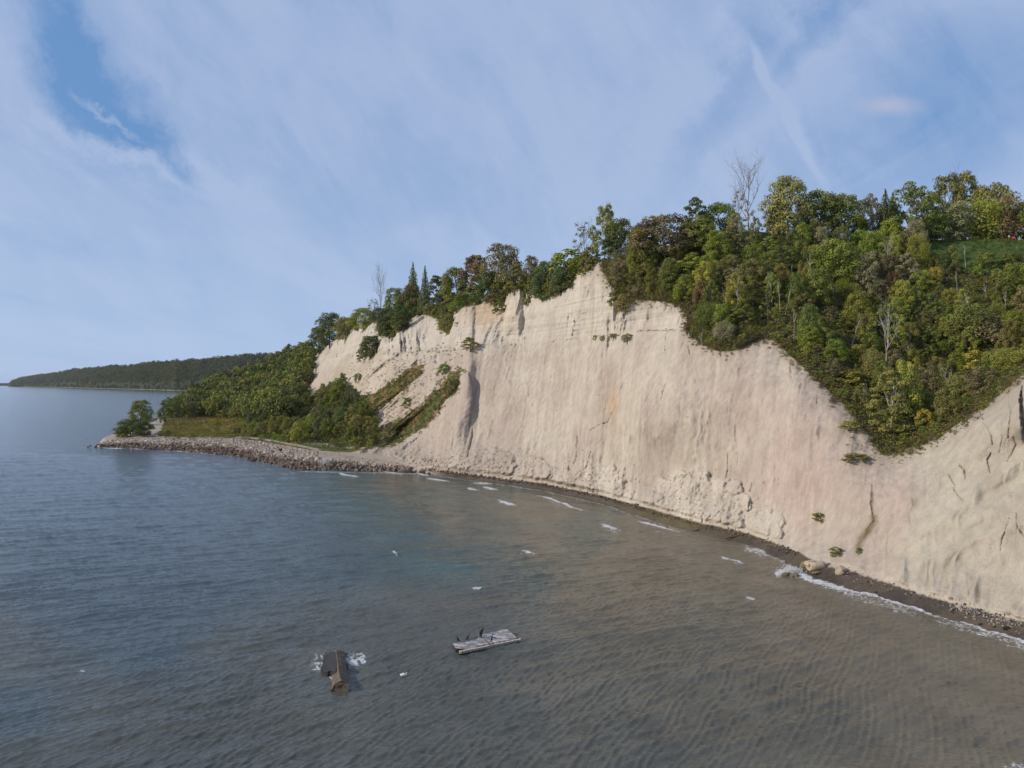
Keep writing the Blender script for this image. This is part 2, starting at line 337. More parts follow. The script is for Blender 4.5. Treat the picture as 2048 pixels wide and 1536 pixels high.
# smooth overlapping lobes of the right buttress
lob = np.abs(fbm((Sg+.9*Zb)/11, (Zb-.3*Sg)/14, .2, 71, 3)); rel += face*right*(1.1*(1-lob*2.2)-.5)
tr_ = fbm((Sg+.9*Zb)/5, Zb/16, .2, 72, 3); rel += face*right*.45*tr_
# bedding bands of the upper layer
rel += face*up*(.30*vnoise(Zb/.85, Sg/40, 0, 81)+.25*vnoise(Zb/2.2, Sg/30, 0, 83))
# ledge at about 52 m
dl, _ = dpoly(Ug, Vg, LEDGE); vl = np.interp(Ug, [p[0] for p in LEDGE], [p[1] for p in LEDGE])
onl = sstep(760, 800, Ug)*sstep(1395, 1370, Ug); rel += onl*above*(-2.0*sstep(2, -3, Vg-vl)*sstep(-60, -3, Vg-vl))
# overhanging fin, with its recess in shade beside it
def fin(pts, d, wl, wr, rec):
    global rel
    P = np.array(pts, float); ue = np.interp(Vg, P[:, 1], P[:, 0]); e = sstep(P[0, 1]-6, P[0, 1]+25, Vg)*sstep(P[-1, 1]+5, P[-1, 1]-45, Vg)
    x = Ug-ue; rel += e*np.where(x < 0, d*np.exp(-(x/wl)**2), -rec*np.exp(-(x/wr)**2))
fin([(935,742),(940,756),(944,775),(943,800),(939,830),(936,862)], 3.2, 20, 8, 1.5)
rel += 7.5*np.exp(-((Ug-np.interp(Vg, [700,740,800,870,920], [944,936,926,908,890]))/np.interp(Vg, [700,900], [9, 26]))**2)*sstep(700, 735, Vg)*sstep(925, 850, Vg)
fin([(628,716),(630,735),(633,770)], 8, 9, 10, 9); fin([(650,742),(652,770)], 5, 9, 8, 8); fin([(670,735),(672,758)], 4, 9, 8, 6)
fin([(2044,770),(2038,800),(2040,840),(2046,890)], 1.6, 22, 12, 1.0)
def pinn(u0, u1, v0, v1, d):
    global rel
    uc, w = (u0+u1)/2, (u1-u0)/2; x = (Ug-uc-(Vg-v0)*-.05)/w; x = np.clip(np.where(x > 0, x*.62, -x), 0, 1.3)
    rel += d*np.clip(1-x**4, 0, 1)*sstep(v0-6, v0+4, Vg)*sstep(v1+30, v1-20, Vg)
pinn(902, 940, 612, 700, 8); pinn(1012, 1040, 576, 655, 7); pinn(1184, 1204, 530, 640, 1.2)
# slumped heaps
slump = np.zeros_like(Ug)
for cu, cv, ru, rv, dd in MOUNDS:
    r2 = ((Ug-cu)/ru)**2+((Vg-cv)/rv)**2+fbm(Ug/22, Vg/16, 0, 91, 3)*.45; m = np.clip(1-r2, 0, 1)
    slump = np.maximum(slump, sstep(0, .25, m)); rel += dd*.6*np.sqrt(m)*above
def blocks(cs, s):
    """angular lumps: cell noise (distance to cell centre, with random height)"""
    gx_, gy_ = Sg/cs, Zb/cs*1.1; ix, iy = np.floor(gx_).astype(np.int64), np.floor(gy_).astype(np.int64); b = np.full(Ug.shape, 9.); hgt = np.zeros(Ug.shape)
    for a in (-1, 0, 1):
        for c in (-1, 0, 1):
            hx = _h(ix+a, iy+c, 1, s)/4294967296.; hy = _h(ix+a, iy+c, 2, s)/4294967296.; hh = _h(ix+a, iy+c, 3, s)/4294967296.
            dd = np.hypot(ix+a+hx-gx_, iy+c+hy-gy_); k = dd < b; b = np.where(k, dd, b); hgt = np.where(k, hh, hgt)
    return hgt*(1-sstep(.25, .75, b))
foot = sstep(46, 4, toeV-Vg)*above*sstep(860, 900, Ug)*sstep(1480, 1380, Ug)
foot2 = sstep(40, 3, toeV-Vg)*above*sstep(1930, 1990, Ug)
blk = blocks(1.25, 5)*.30+blocks(.55, 6)*.24+blocks(2.6, 7)*.28
rel += (np.maximum(slump, np.maximum(foot*.8, foot2*.55))*blk*1.35)*above
for i_, (P, w, dd) in enumerate(CRACKS):
    dd = dd*(.6 if i_ < 11 else 1)
    q, k = dpoly(Ug+fbm(Ug/9, Vg/9, 0, 95, 2)*1.8, Vg, P); ww = w*(1-.6*np.abs(2*k-1)**2)
    rel -= dd*np.exp(-(q/ww)**2)
wood = (~bare)*sstep(0, 1, 1.0); rel = rel*np.where(bare, 1, .55)+np.where(bare, 0, 1)*2.0*fbm(Xb/9, Yb/9, Zb/9, 97, 3)
rel *= above*sstep(0, .02, 1-tt)[:, None]
rel *= np.where(Ug < 600, sstep(400, 600, Ug)*.6+.1, 1)
rel += .25*(1-above)*fbm(Xb/3, Yb/3, 0, 99, 3)
Y = Yb-rel
Xg = (Ug-U0)/F*Y; Zg = H-(Vg-V0)/F*Y
Zg = np.where((1-above) > .5, Zg, np.maximum(Zg, .9))
def ground(u, v):
    """world point of the ground at a surveyed direction"""
    j = int(np.clip(np.searchsorted(us, u), 1, len(us)-1)); k = (u-us[j-1])/(us[j]-us[j-1]); vw = v_w[j]; vr = v_r[j]
    i = float(np.clip((v-vw)/(vr-vw), 0, 1))*(NR-1); i0 = int(min(i, NR-2)); f = i-i0
    yy = (Y[i0, j-1]*(1-k)+Y[i0, j]*k)*(1-f)+(Y[i0+1, j-1]*(1-k)+Y[i0+1, j]*k)*f
    vv = min(max(v, vr), vw); return px2w(u, vv, yy)
# --- colours (the clay's own, plus shade tinted into the buttress cracks)
wn = fbm(Sf/14, Zb/18, 0, 101, 4); st = fbm((Sf+.4*wp)/1.3, Zb/20, .4, 103, 4); sm = fbm(Sf/4, Zb/7, 0, 105, 4)
PINKC = np.array((.402, .330, .270)); BUFF = np.array((.470, .406, .325)); GREY = np.array((.420, .374, .294)); WHITE = np.array((.515, .465, .385))
def lerp(a, b, k): return a*(1-k[..., None])+b*k[..., None]
col = lerp(np.broadcast_to(PINKC, Ug.shape+(3,)), BUFF, np.clip(.45+1.25*wn+.6*st, 0, 1))
col = lerp(col, WHITE, .75*sstep(.1, .7, fl+.4*st)*up*.9)
col = lerp(col, GREY, right*np.clip(.8+.5*sm, 0, 1))
pk = np.exp(-((Ug-1600)/90)**2-((Vg-950)/75)**2)+.8*np.exp(-((Ug-1795)/45)**2-((Vg-1000)/60)**2)+.6*np.exp(-((Ug-1560)/70)**2-((Vg-820)/60)**2)
col = lerp(col, np.array((.440, .335, .285)), np.clip(pk*(.75+.7*sm), 0, .6))
ye = np.exp(-((Ug-970)/45)**2-((Vg-625)/28)**2)+.6*np.exp(-((Ug-1225)/14)**2-((Vg-810)/45)**2)
col = lerp(col, np.array((.44, .31, .18)), np.clip(ye*(.7+.8*sm), 0, .65))
col = lerp(col, WHITE*1.03, np.clip(slump*.45*(.8+sm), 0, .6)*sstep(1000, 1250, Ug))
col = lerp(col, BUFF*1.06, .45*sstep(40, 8, toeV-Vg)*sstep(1300, 1500, Ug))
bed = np.clip(vnoise(Zb/.55, Sg/60, 0, 111)*.8+vnoise(Zb/1.6, Sg/40, 0, 113)*.6, -1, 1)
col = col*(1+(.07*bed*up)[..., None])*(1+.10*st[..., None]*(1-right)[..., None])*(1+.08*sm[..., None])
lf = left*sstep(.1, .6, fbm(dg/16, Ug/40, 0, 115, 4)+.15); col = lerp(col, np.array((.36, .30, .20)), lf*.45*(Vg > 700))
for P, w, dd in CRACKS[:11]: 
    q, k = dpoly(Ug, Vg, P); col = lerp(col, np.array((.30, .25, .20)), .35*np.exp(-(q/(w*1.2))**2))  # shade inside the right buttress cracks, put into the clay colour
q, k = dpoly(Ug+fbm(Ug/5, Vg/5, 0, 5, 2)*2, Vg, [(1744,985),(1744,1020),(1749,1043),(1738,1060),(1722,1078),(1716,1098)])
col = lerp(col, np.array((.15, .12, .055)), np.exp(-(q/np.where(Vg > 1030, 8, 3.0))**2)*np.clip(.7+.6*sm, 0, 1))
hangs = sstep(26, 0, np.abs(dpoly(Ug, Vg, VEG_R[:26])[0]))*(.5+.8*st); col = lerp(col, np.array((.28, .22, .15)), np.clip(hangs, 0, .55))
SOIL = np.array((.095, .085, .045)); SOIL2 = np.array((.16, .12, .065)); GREEN = np.array((.055, .075, .022))
wmask = (~bare).astype(float)
wcol = lerp(lerp(np.broadcast_to(SOIL, Ug.shape+(3,)), SOIL2, sstep(-.1, .5, wn+.3*sm)), GREEN, sstep(-.2, .3, fbm(Xb/6, Yb/6, Zb/6, 121, 4)))
rustm = np.exp(-((Ug-1920)/70)**2-((Vg-600)/35)**2); wcol = lerp(wcol, np.array((.13, .10, .045)), np.clip(rustm, 0, 1)*.5); wcol = lerp(wcol, np.array((.075, .11, .03)), 1.0*((Ug > 1846) & (Vg < 545)))
for PG in (STRIP1, STRIP2):
    m = inpoly(Ug+fbm(Ug/8, Vg/8, 0, 7, 3)*9, Vg+fbm(Ug/8, Vg/8, 0, 8, 3)*7, PG); col = np.where(m[..., None], np.where((sm > .05)[..., None], np.array((.20, .135, .07)), np.array((.10, .11, .04))), col)
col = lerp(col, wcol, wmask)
# beach
wet = sstep(-.2, .4, fbm(Xb/5, Yb/5, 0, 131, 4)); bcol = lerp(np.broadcast_to(np.array((.105, .082, .062)), Ug.shape+(3,)), np.array((.075, .06, .048)), wet)
gre = np.exp(-((Ug-1330)/80)**2)*sstep(0, 8, Vg-toeV+10); bcol = lerp(bcol, np.array((.14, .115, .055)), np.clip(gre*(.7+sm), 0, .8))
palec = np.array((.36, .30, .24)); isl = sstep(900, 850, Ug)
bcol = lerp(bcol, palec, isl)
col = lerp(bcol, col, sstep(-1.5, 2.0, toeV-Vg+0*Ug))
# pale sand / gravel behind the stones, meadow, path
sandm = (Vg < toeV) & (Vg > toeV-24) & (Ug > 600) & (Ug < 840); col = np.where(sandm[..., None], np.array((.40, .335, .265)), col)
path = (dpoly(Ug, Vg, [(308,872),(312,858),(316,846),(318,838)])[0] < 5.5-(872-Vg)*.05+1.8*fbm(Ug/5, Vg/4, 0, 193, 2)) | (dpoly(Ug, Vg, [(470,874),(520,877),(560,884),(592,890),(640,900)])[0] < 1.8)
mead = inpoly(Ug, Vg, [(318,872),(330,838),(400,833),(486,838),(500,868),(478,877),(400,875),(330,874)]) | inpoly(Ug, Vg, BANK)
mc = lerp(np.broadcast_to(np.array((.115, .115, .035)), Ug.shape+(3,)), np.array((.30, .19, .025)), sstep(-.1, .35, fbm(Xb/16, Yb/22, 0, 141, 4)+.5*np.exp(-((Ug-420)/60)**2-((Vg-845)/9)**2)-.15))
col = np.where(mead[..., None], mc, col); col = np.where((path & (Vg < toeV))[..., None], np.array((.40, .34, .29)), col)
# --- skirt under the water, plateau behind the rim
rows = [np.stack([Xg, Y, Zg], -1)]; cols = [col]
w0 = rows[0][0]; sea = np.array((-.9, -.42, 0))
sk = [w0+sea*7+np.array((0, 0, -3.5)), w0+sea*2+np.array((0, 0, -.8))]
rd = rows[0][-1].copy(); back = []
dirn = rd[:, :2]/np.linalg.norm(rd[:, :2], axis=1)[:, None]
for dist in (6, 15, 30, 60, 120, 260):
    b = rd.copy(); low = sstep(345, 500, us); b[:, :2] += dirn*(dist*np.where(us < 345, .25, 1.0))[:, None]
    b[:, 2] = rd[:, 2]*1.0-np.where(us < 345, dist*.08, .02*dist)+fbm(b[:, 0]/12, b[:, 1]/12, 0, 151, 3)*.5; b[:, 2] = np.where(us < 235, -3.0, b[:, 2]); back.append(b)
G = np.concatenate([np.array(sk), rows[0], np.array(back)], 0)
CG = np.concatenate([np.repeat(bcol[:1], 2, 0), col, np.repeat(np.where(us[None, :, None] < 240, np.array((.30, .25, .20)), np.array((.07, .085, .03))), len(back), 0)], 0)
nr, nc = G.shape[:2]; idx = np.arange(nr*nc).reshape(nr, nc)
quads = np.stack([idx[:-1, :-1], idx[:-1, 1:], idx[1:, 1:], idx[1:, :-1]], -1).reshape(-1, 4)
G[:, :, 2] -= sstep(212, 182, us)[None, :]*4.5
reg = np.zeros((nr, nc), int)
body = slice(2, 2+NR)
rb = np.where(Vg > toeV, 1, np.where(mead, 3, np.where(bare, 0, 2))); rb = np.where(path & (Vg < toeV), 4, rb); rb = np.where((Vg < toeV) & sandm, 4, rb); rb = np.where((Ug < 345) & (rb == 0) & (Vg < toeV), 3, rb)
reg[:2] = 1; reg[body] = rb; reg[2+NR:] = 5
qr = reg[1:, :-1].reshape(-1)
for rid, nm, mt, lab in ((0, 'cliff', M_cliff, None), (1, 'beach', M_beach, None), (2, 'hillside', M_soil, None), (3, 'meadow', M_meadow, None), (4, 'gravel_path', M_gravel, None), (5, 'plateau', M_soil, None)):
    q = quads[qr == rid]; used, inv = np.unique(q, return_inverse=True)
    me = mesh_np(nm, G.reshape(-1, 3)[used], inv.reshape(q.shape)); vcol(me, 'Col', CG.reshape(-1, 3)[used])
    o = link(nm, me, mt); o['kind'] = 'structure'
print('terrain done')
#WATER
# ------------------------------------------------------------------ the lake
VW = V0+np.concatenate([[.25, .5, .9, 1.4, 2, 2.7], np.geomspace(3.4, 40, 90), 40+np.geomspace(1, 100, 150)-1+.8, 140+np.arange(1, 520)*1.28, 806+np.geomspace(1.5, 900, 50)])
VW = np.unique(VW); UW = np.concatenate([np.linspace(-1700, -460, 60)[:-1], np.linspace(-460, -60, 120)[:-1], np.linspace(-60, 2110, 1100), np.linspace(2110, 3000, 50)[1:]])
Uw, Vw_ = np.meshgrid(UW, VW); Yw = H*F/(Vw_-V0); Xw = (Uw-U0)/F*Yw
shoreV = pl(WL, np.clip(Uw, 150, 2420))
dyc = np.abs(np.gradient(Yw, axis=0)); dxc = np.abs(np.gradient(Xw, axis=1)); cell = np.maximum(dxc, dyc*.5)
near = sstep(170, 20, (Vw_-shoreV))*sstep(560, 760, Uw)
rs = np.random.default_rng(5)
def waves(x, y, comps, cell):
    z = np.zeros_like(x)
    for lam, ang, amp, ph in comps:
        kx, ky = 2*math.pi/lam*math.cos(ang), 2*math.pi/lam*math.sin(ang)
        w = np.clip((lam/(2.2*cell)-1), 0, 1); s_ = np.sin(kx*x+ky*y+ph); z += amp*w*(s_+.25*(s_*s_-.5)*2*.6)
    return z
def comps(a0, spread, lams, amp): return [(l*rs.uniform(.85, 1.18), a0+rs.normal()*spread, amp*l**.85*(1 if l < 3 else .55)*rs.uniform(.6, 1.2), rs.uniform(0, 6.28)) for l in lams]
wx = Xw+fbm(Xw/18, Yw/18, 0, 3, 2)*2.0; wy = Yw+fbm(Xw/18, Yw/18, 0, 4, 2)*2.0
A1 = comps(R(112), .40, [.62,.7,.78,.88,1.0,1.1,1.25,1.4,1.6,1.8,2.1,2.4,2.8,3.4,4.4,6,9,13], .0225)
A2 = comps(R(85), .30, [.65,.75,.9,1.05,1.25,1.5,1.8,2.1,2.5,3.0,4.1,6,9,13], .0190)
gust = 1+.45*fbm(Xw/28, Yw/28, 0, 6, 3)
Zw = waves(wx, wy, A1, cell)*gust*(1-.45*near*sstep(62, 150, Yw))+waves(wx, wy, A2, cell)*(.25+.85*near*sstep(62, 150, Yw))
Zw *= .82*sstep(1300, 350, Yw)
foam = np.zeros_like(Uw)
def fo(pts, w, k=1.0, asym=1.0, taper=True):
    global foam, Zw
    P = np.array(pts); m = (Uw > P[:, 0].min()-70) & (Uw < P[:, 0].max()+70) & (Vw_ > P[:, 1].min()-40) & (Vw_ < P[:, 1].max()+40)
    q, tq = dpoly(Uw[m]+fbm(Uw[m]/9, Vw_[m]/5, 0, 13, 3)*w*1.0, Vw_[m], pts)
    e = (np.sin(np.clip(tq, 0, 1)*math.pi)**.4 if taper else 1)
    f = k*e*np.exp(-(q/w)**2); foam[m] = np.maximum(foam[m], f); Zw[m] += .05*w/4*f
# broken waves
for p in [[(1195,1048),(1215,1054),(1245,1062)],[(1038,1100),(1056,1103),(1074,1110)],[(782,1103),(797,1110)],[(940,1178),(965,1178)],[(1435,1111),(1462,1119),(1500,1133)],[(1488,1194),(1515,1200)],[(992,1000),(1012,1006),(1040,1012)],
          [(1062,990),(1100,997),(1140,1013),(1200,1030)],[(960,974),(1002,980)],[(930,976),(962,981)],[(848,956),(905,964)],[(672,944),(690,950),(728,955)],[(728,939),(770,943),(812,951)],[(830,946),(860,952)],[(1265,1040),(1310,1051),(1365,1067)],[(640,938),(655,936),(668,942)],
          [(250,896),(280,895),(300,896)],[(390,903),(420,906)],[(198,893),(214,894)],[(500,916),(520,918)],[(330,899),(378,902)],[(160,1343),(175,1346)],[(940,966),(990,968)],[(520,920),(560,932)],[(190,894),(260,897)]]:
    fo(p, 2.6 if p[0][1] < 1000 else 3.6, 1.1); fo([(a_-3, b_+2) for a_, b_ in p], 6.5 if p[0][1] < 1000 else 9.5, .56)
for p in [[(1070,996),(1110,1006),(1190,1035)],[(1210,1060),(1250,1068)],[(1455,1122),(1490,1134)],[(1230,1000),(1300,1030)],[(1010,1010),(1035,1014)],[(1300,1060),(1340,1070)]]: fo(p, 6, .62)
fo([(1492,1098),(1520,1103),(1550,1112),(1582,1130)], 12, .78, taper=False); fo([(1500,1100),(1540,1106)], 6, .9)
fo([(1555,1148),(1580,1140),(1600,1152),(1640,1166),(1700,1181),(1760,1196),(1850,1222),(1900,1236),(1950,1253),(2000,1268),(2060,1290),(2140,1325)], 7.5, 1.12, taper=False)
fo([(1600,1158),(1660,1176),(1740,1202),(1800,1220)], 11, .75); fo([(1720,1190),(1790,1218),(1860,1238)], 12, .72); fo([(1880,1244),(1950,1264),(2060,1300)], 12, .70, taper=False)
fo([(1990,1532),(2030,1533),(2070,1545)], 10, .8); fo([(2040,1445),(2060,1452)], 10, .5)
fo([(1575,1143),(1592,1146)], 8, 1.1)
fo([(870,951),(950,962),(1080,981),(1200,1008),(1300,1042),(1370,1062)], 2.2, .72, taper=False); fo([(1640,1166),(1750,1198),(1850,1227),(1950,1258),(2048,1292)], 3.2, .74, taper=False); fo([(600,943),(700,945),(830,948)], 2.2, .75, taper=False); fo([(260,898),(400,906),(480,915),(560,933)], 1.8, .72, taper=False)
# froth round the stranded blocks
frn = .75+.5*fbm(Uw/9, Vw_/6, 0, 171, 3)
foam = np.maximum(foam, .95*frn*np.exp(-(np.hypot((Uw-636)/26, (Vw_-1328)/26))**2)); foam = np.maximum(foam, .80*frn*np.exp(-(np.hypot((Uw-655)/34, (Vw_-1345)/16))**2))
foam = np.maximum(foam, .98*frn*sstep(1.15, .7, np.hypot((Uw-710)/28, (Vw_-1319)/15)))
fo([(645,1345),(660,1350),(668,1362)], 6, .95); fo([(627,1315),(632,1330),(645,1345)], 5, .9)
# colour of the water body: clear blue out, teal shoals, brown silt off the cliff
KC = [(-200,800,0),(0,800,0),(300,800,0),(0,1000,0),(300,950,0),(500,950,0),(150,1150,0),(0,1300,4),(400,1150,0),(560,1000,0),(620,960,1),(700,1000,1),(800,1060,1),(900,1120,1),(960,1190,4),(700,1120,0),(780,1000,1),(860,1010,2),(820,960,3),(740,960,2),
      (700,1250,4),(500,1300,4),(250,1400,4),(60,1500,4),(0,1400,0),(300,1260,0),(600,1450,4),(800,1400,4),(900,1300,4),(1000,1450,4),(870,1200,4),(980,1060,2),(1000,1010,2),(900,980,2),(1090,1110,3),(1180,1090,2),(1250,1130,3),(1050,1150,2),(1150,1200,3),
      (1100,1020,3),(1300,1060,3),(1200,1300,5),(1100,1400,5),(1300,1200,3),(1500,1150,3),(1450,1250,5),(1400,1400,5),(1600,1250,3),(1700,1300,3),(1800,1280,3),(1900,1400,3),(1650,1450,5),(2048,1350,3),(2048,1500,3),(1850,1500,3),(1600,1180,3),(2300,1500,3),(1300,1500,4),(1000,1250,4),(1150,1050,2),(950,1040,3)]
PAL = np.array([(.066,.088,.094),(.068,.112,.108),(.088,.110,.092),(.150,.129,.092),(.100,.103,.088),(.122,.115,.088)])
dU = fbm(Xw/22, Yw/40, 0, 21, 4)*85; dV = fbm(Xw/22, Yw/40, 0, 22, 4)*42
num = np.zeros(Uw.shape+(3,)); den = np.zeros(Uw.shape)
for cu, cv, ci in KC:
    w = 1/(((Uw+dU-cu)/1.6)**2+((Vw_+dV-cv))**2+500)**1.9; num += w[..., None]*PAL[ci]; den += w
WC = num/den[..., None]; cloudy = fbm(Xw/6+.3*Yw/6, Yw/9, 0, 25, 4)
WC *= (.95*(1+.24*cloudy))[..., None]
keep = ~((Uw > 430) & (Vw_ < shoreV-16)); keep &= ~((Uw > 2440))
ii = np.arange(Uw.size).reshape(Uw.shape); qd = np.stack([ii[:-1, :-1], ii[1:, :-1], ii[1:, 1:], ii[:-1, 1:]], -1)[keep[:-1, :-1]]
used, inv = np.unique(qd, return_inverse=True)
me = mesh_np('lake', np.stack([Xw, Yw, Zw], -1).reshape(-1, 3)[used], inv.reshape(-1, 4)); vcol(me, 'Col', WC.reshape(-1, 3)[used]); vflt(me, 'foam', foam.reshape(-1)[used])
m, q, out = new_mat('lake_water'); co = q.node('ShaderNodeTexCoord').outputs['Object']; x, y, z = q.sep(co)
colw = q.node('ShaderNodeAttribute', attribute_name='Col').outputs[0]; fa = q.node('ShaderNodeAttribute', attribute_name='foam').outputs[2]
rv = q.comb(q.math('ADD', q.math('MULTIPLY', x, .55), q.math('MULTIPLY', y, .30)), q.math('SUBTRACT', q.math('MULTIPLY', y, 1.0), q.math('MULTIPLY', x, .35)), z)
w1 = q.noise(rv, 1.15, 4, .6, .3); w2 = q.noise(rv, 3.6, 3, .6, .2)
hh = q.math('ADD', q.math('MULTIPLY', w1, .22), q.math('MULTIPLY', w2, .05))
nb = bump(q, hh, .9, 1.0)
b = q.node('ShaderNodeBsdfPrincipled'); q.put(b.inputs['Base Color'], colw); b.inputs['Roughness'].default_value = .10; b.inputs['IOR'].default_value = 1.33; q.l.new(nb, b.inputs['Normal'])
fn = q.noise(q.comb(x, y, 0), 1.9, 5, .68, 1.2); fn2 = q.noise(q.comb(x, y, 0), .6, 3, .6, .5)
fnn = q.math('ADD', q.math('MULTIPLY', fn, .75), q.math('MULTIPLY', fn2, .25))
thr = q.math('SUBTRACT', .72, q.math('MULTIPLY', fa, .36))
ff = q.maprange(q.math('SUBTRACT', fnn, thr), 0.0, .16)
ff = q.math('MULTIPLY', ff, q.maprange(fa, .02, .2))
fb = q.node('ShaderNodeBsdfPrincipled'); fb.inputs['Base Color'].default_value = (.66, .66, .66, 1); fb.inputs['Roughness'].default_value = .9
mx = q.node('ShaderNodeMixShader'); q.put(mx.inputs[0], q.math('MULTIPLY', ff, .92)); q.l.new(b.outputs[0], mx.inputs[1]); q.l.new(fb.outputs[0], mx.inputs[2]); q.l.new(mx.outputs[0], out.inputs[0])
M_water = m
lake = link('lake', me, m); lake['kind'] = 'structure'
# lake bed far below, so that nothing shows under the sheet
# ------------------------------------------------------------------ far shores
HB = [(16,772.6),(60,773.6),(100,774.2),(200,777),(300,779.5),(350,781),(450,782),(700,783)]
HT = [(16,766),(30,762),(44,757),(80,752),(117,748),(150,741),(176,740),(200,739),(228,734.5),(255,736),(293,729),(337,725.5),(410,721),(498,711.5),(542,710),(700,705)]
hu = np.linspace(16, 700, 420); hr = 26; tv = np.linspace(0, 1, hr)**1.0; tv[1] = .0004; tv[2] = .002
hb, ht = pl(HB, hu), pl(HT, hu); YB = H*F/(hb-V0); YB = np.minimum(YB, 9500)
k = tv[:, None]; Yh = YB[None, :]*(1+.10*k)+fbm(hu[None, :]/9, k*3, 0, 201, 4)*YB[None, :]*.012*np.sin(k*math.pi)
zt = H-(ht-V0)/F*(YB*1.10); prof = np.clip(k, 0, 1)**.62; Zh = zt[None, :]*prof*(1-.0*k)
Xh = (hu[None, :]-U0)/F*Yh
Zh = Zh+fbm(hu[None, :]/7, k*4, 0, 203, 4)*8*np.sin(k*math.pi)
Zh[0] = -2
HG = np.stack([Xh, Yh, Zh], -1); bk = HG[-1:].copy(); bk[..., :2] *= 1.25; HG = np.concatenate([HG, bk], 0)
ih = np.arange(HG.shape[0]*HG.shape[1]).reshape(HG.shape[:2]); qh = np.stack([ih[:-1, :-1], ih[:-1, 1:], ih[1:, 1:], ih[1:, :-1]], -1).reshape(-1, 4)
me = mesh_np('headland', HG.reshape(-1, 3), qh); hc = np.full((HG.shape[0], HG.shape[1], 3), (.045, .055, .028)); hc[:2] = (.33, .30, .24)
vcol(me, 'Col', hc.reshape(-1, 3)); o = link('headland', me, M_soil); o['kind'] = 'structure'
o = link('far_shore', mesh_np('far_shore', [px2w(-300, 766.2, 15000), px2w(19, 766.2, 15000), px2w(26, 772, 15000), px2w(-300, 772, 15000), px2w(-300, 766.2, 16500), px2w(19, 766.2, 16500)], [(0, 1, 2, 3), (4, 5, 1, 0)], False)); vcol(o.data, 'Col', np.full((6, 3), (.05, .06, .035))); o.data.materials.append(M_soil); o['kind'] = 'structure'
print('lake done')
# ------------------------------------------------------------------ plants
PALC = dict(dark=(.110,.130,.042), green=(.168,.190,.046), bright=(.205,.245,.044), olive=(.205,.190,.064), yellow=(.33,.28,.060), lime=(.275,.285,.062),
            grey=(.245,.235,.140), rust=(.195,.140,.072), brown=(.195,.168,.090), blue=(.102,.138,.066))
def quads_from(c, n, s, rng, asp=.62):
    """leaf sprays: one jittered rhomb per point"""
    N = len(c); n = n/np.linalg.norm(n, axis=1)[:, None]; a = rng.normal(size=(N, 3)); t1 = np.cross(n, a); t1 /= np.linalg.norm(t1, axis=1)[:, None]+1e-9; t2 = np.cross(n, t1)
    s = s[:, None]; j = lambda: rng.uniform(.7, 1.25, (N, 1))
    V = np.stack([c+t1*s*j(), c+t2*s*asp*j()+n*s*.18, c-t1*s*j(), c-t2*s*asp*j()-n*s*.10], 1)
    return V.reshape(-1, 3), np.arange(4*N).reshape(N, 4)
def tubes(segs, k=5):
    """segs: list of (p0, r0, p1, r1)"""
    V = []; Fq = []; b = 0
    for p0, r0, p1, r1 in segs:
        p0 = np.array(p0, float); p1 = np.array(p1, float); d_ = p1-p0; d_ /= np.linalg.norm(d_)+1e-9
        a = np.cross(d_, (0.3, .2, 1) if abs(d_[2]) < .9 else (1, 0, 0)); a /= np.linalg.norm(a); c = np.cross(d_, a)
        for p, r_ in ((p0, r0), (p1, r1)):
            for i in range(k):
                an = 2*math.pi*i/k; V.append(p+r_*(math.cos(an)*a+math.sin(an)*c))
        for i in range(k): Fq.append((b+i, b+(i+1) % k, b+k+(i+1) % k, b+k+i))
        Fq.append((b+k, b+k+1, b+k+2, b+k+(3 if k > 3 else 2))); b += 2*k
    return V, Fq
def branchy(rng, h0, h1, spread, n, depth, r0, lean=0, up=.6):
    """trunk 0..h1 with limbs; unit tree"""
    segs = []; p = np.zeros(3); r_ = r0; steps = 6; pts = [p]
    for i in range(steps):
        q_ = p+np.array([rng.normal()*.018+lean/steps, rng.normal()*.018, h1/steps]); r2 = r_*.80; segs.append((p, r_, q_, r2)); p = q_; r_ = r2; pts.append(p)
    def grow(p, d_, L, r_, dep):
        d_ = d_/np.linalg.norm(d_); e = p
        for k in range(2):
            d2 = d_+rng.normal(size=3)*.16+np.array((0, 0, .12)); d2 /= np.linalg.norm(d2); f = e+d2*L/2; segs.append((e, r_, f, r_*.68)); r_ *= .68; e = f; d_ = d2
            if dep > 0:
                for _ in range(2): grow(e, d_+rng.normal(size=3)*.62+np.array((0, 0, .15)), L*.58, r_*.75, dep-1)
    for i in range(n):
        hgt = h0+(h1-h0)*(i+.5)/n; k = min(int(hgt/h1*steps), steps-1); f = hgt/h1*steps-k; b = pts[k]*(1-f)+pts[k+1]*f; an = i*2.4+rng.normal()*.4
        L = spread*(1-.45*i/n)*rng.uniform(.75, 1.1); grow(b, np.array((math.cos(an), math.sin(an), up+.5*i/n)), L, r0*(.62-.38*i/n), depth)
    return tubes(segs)
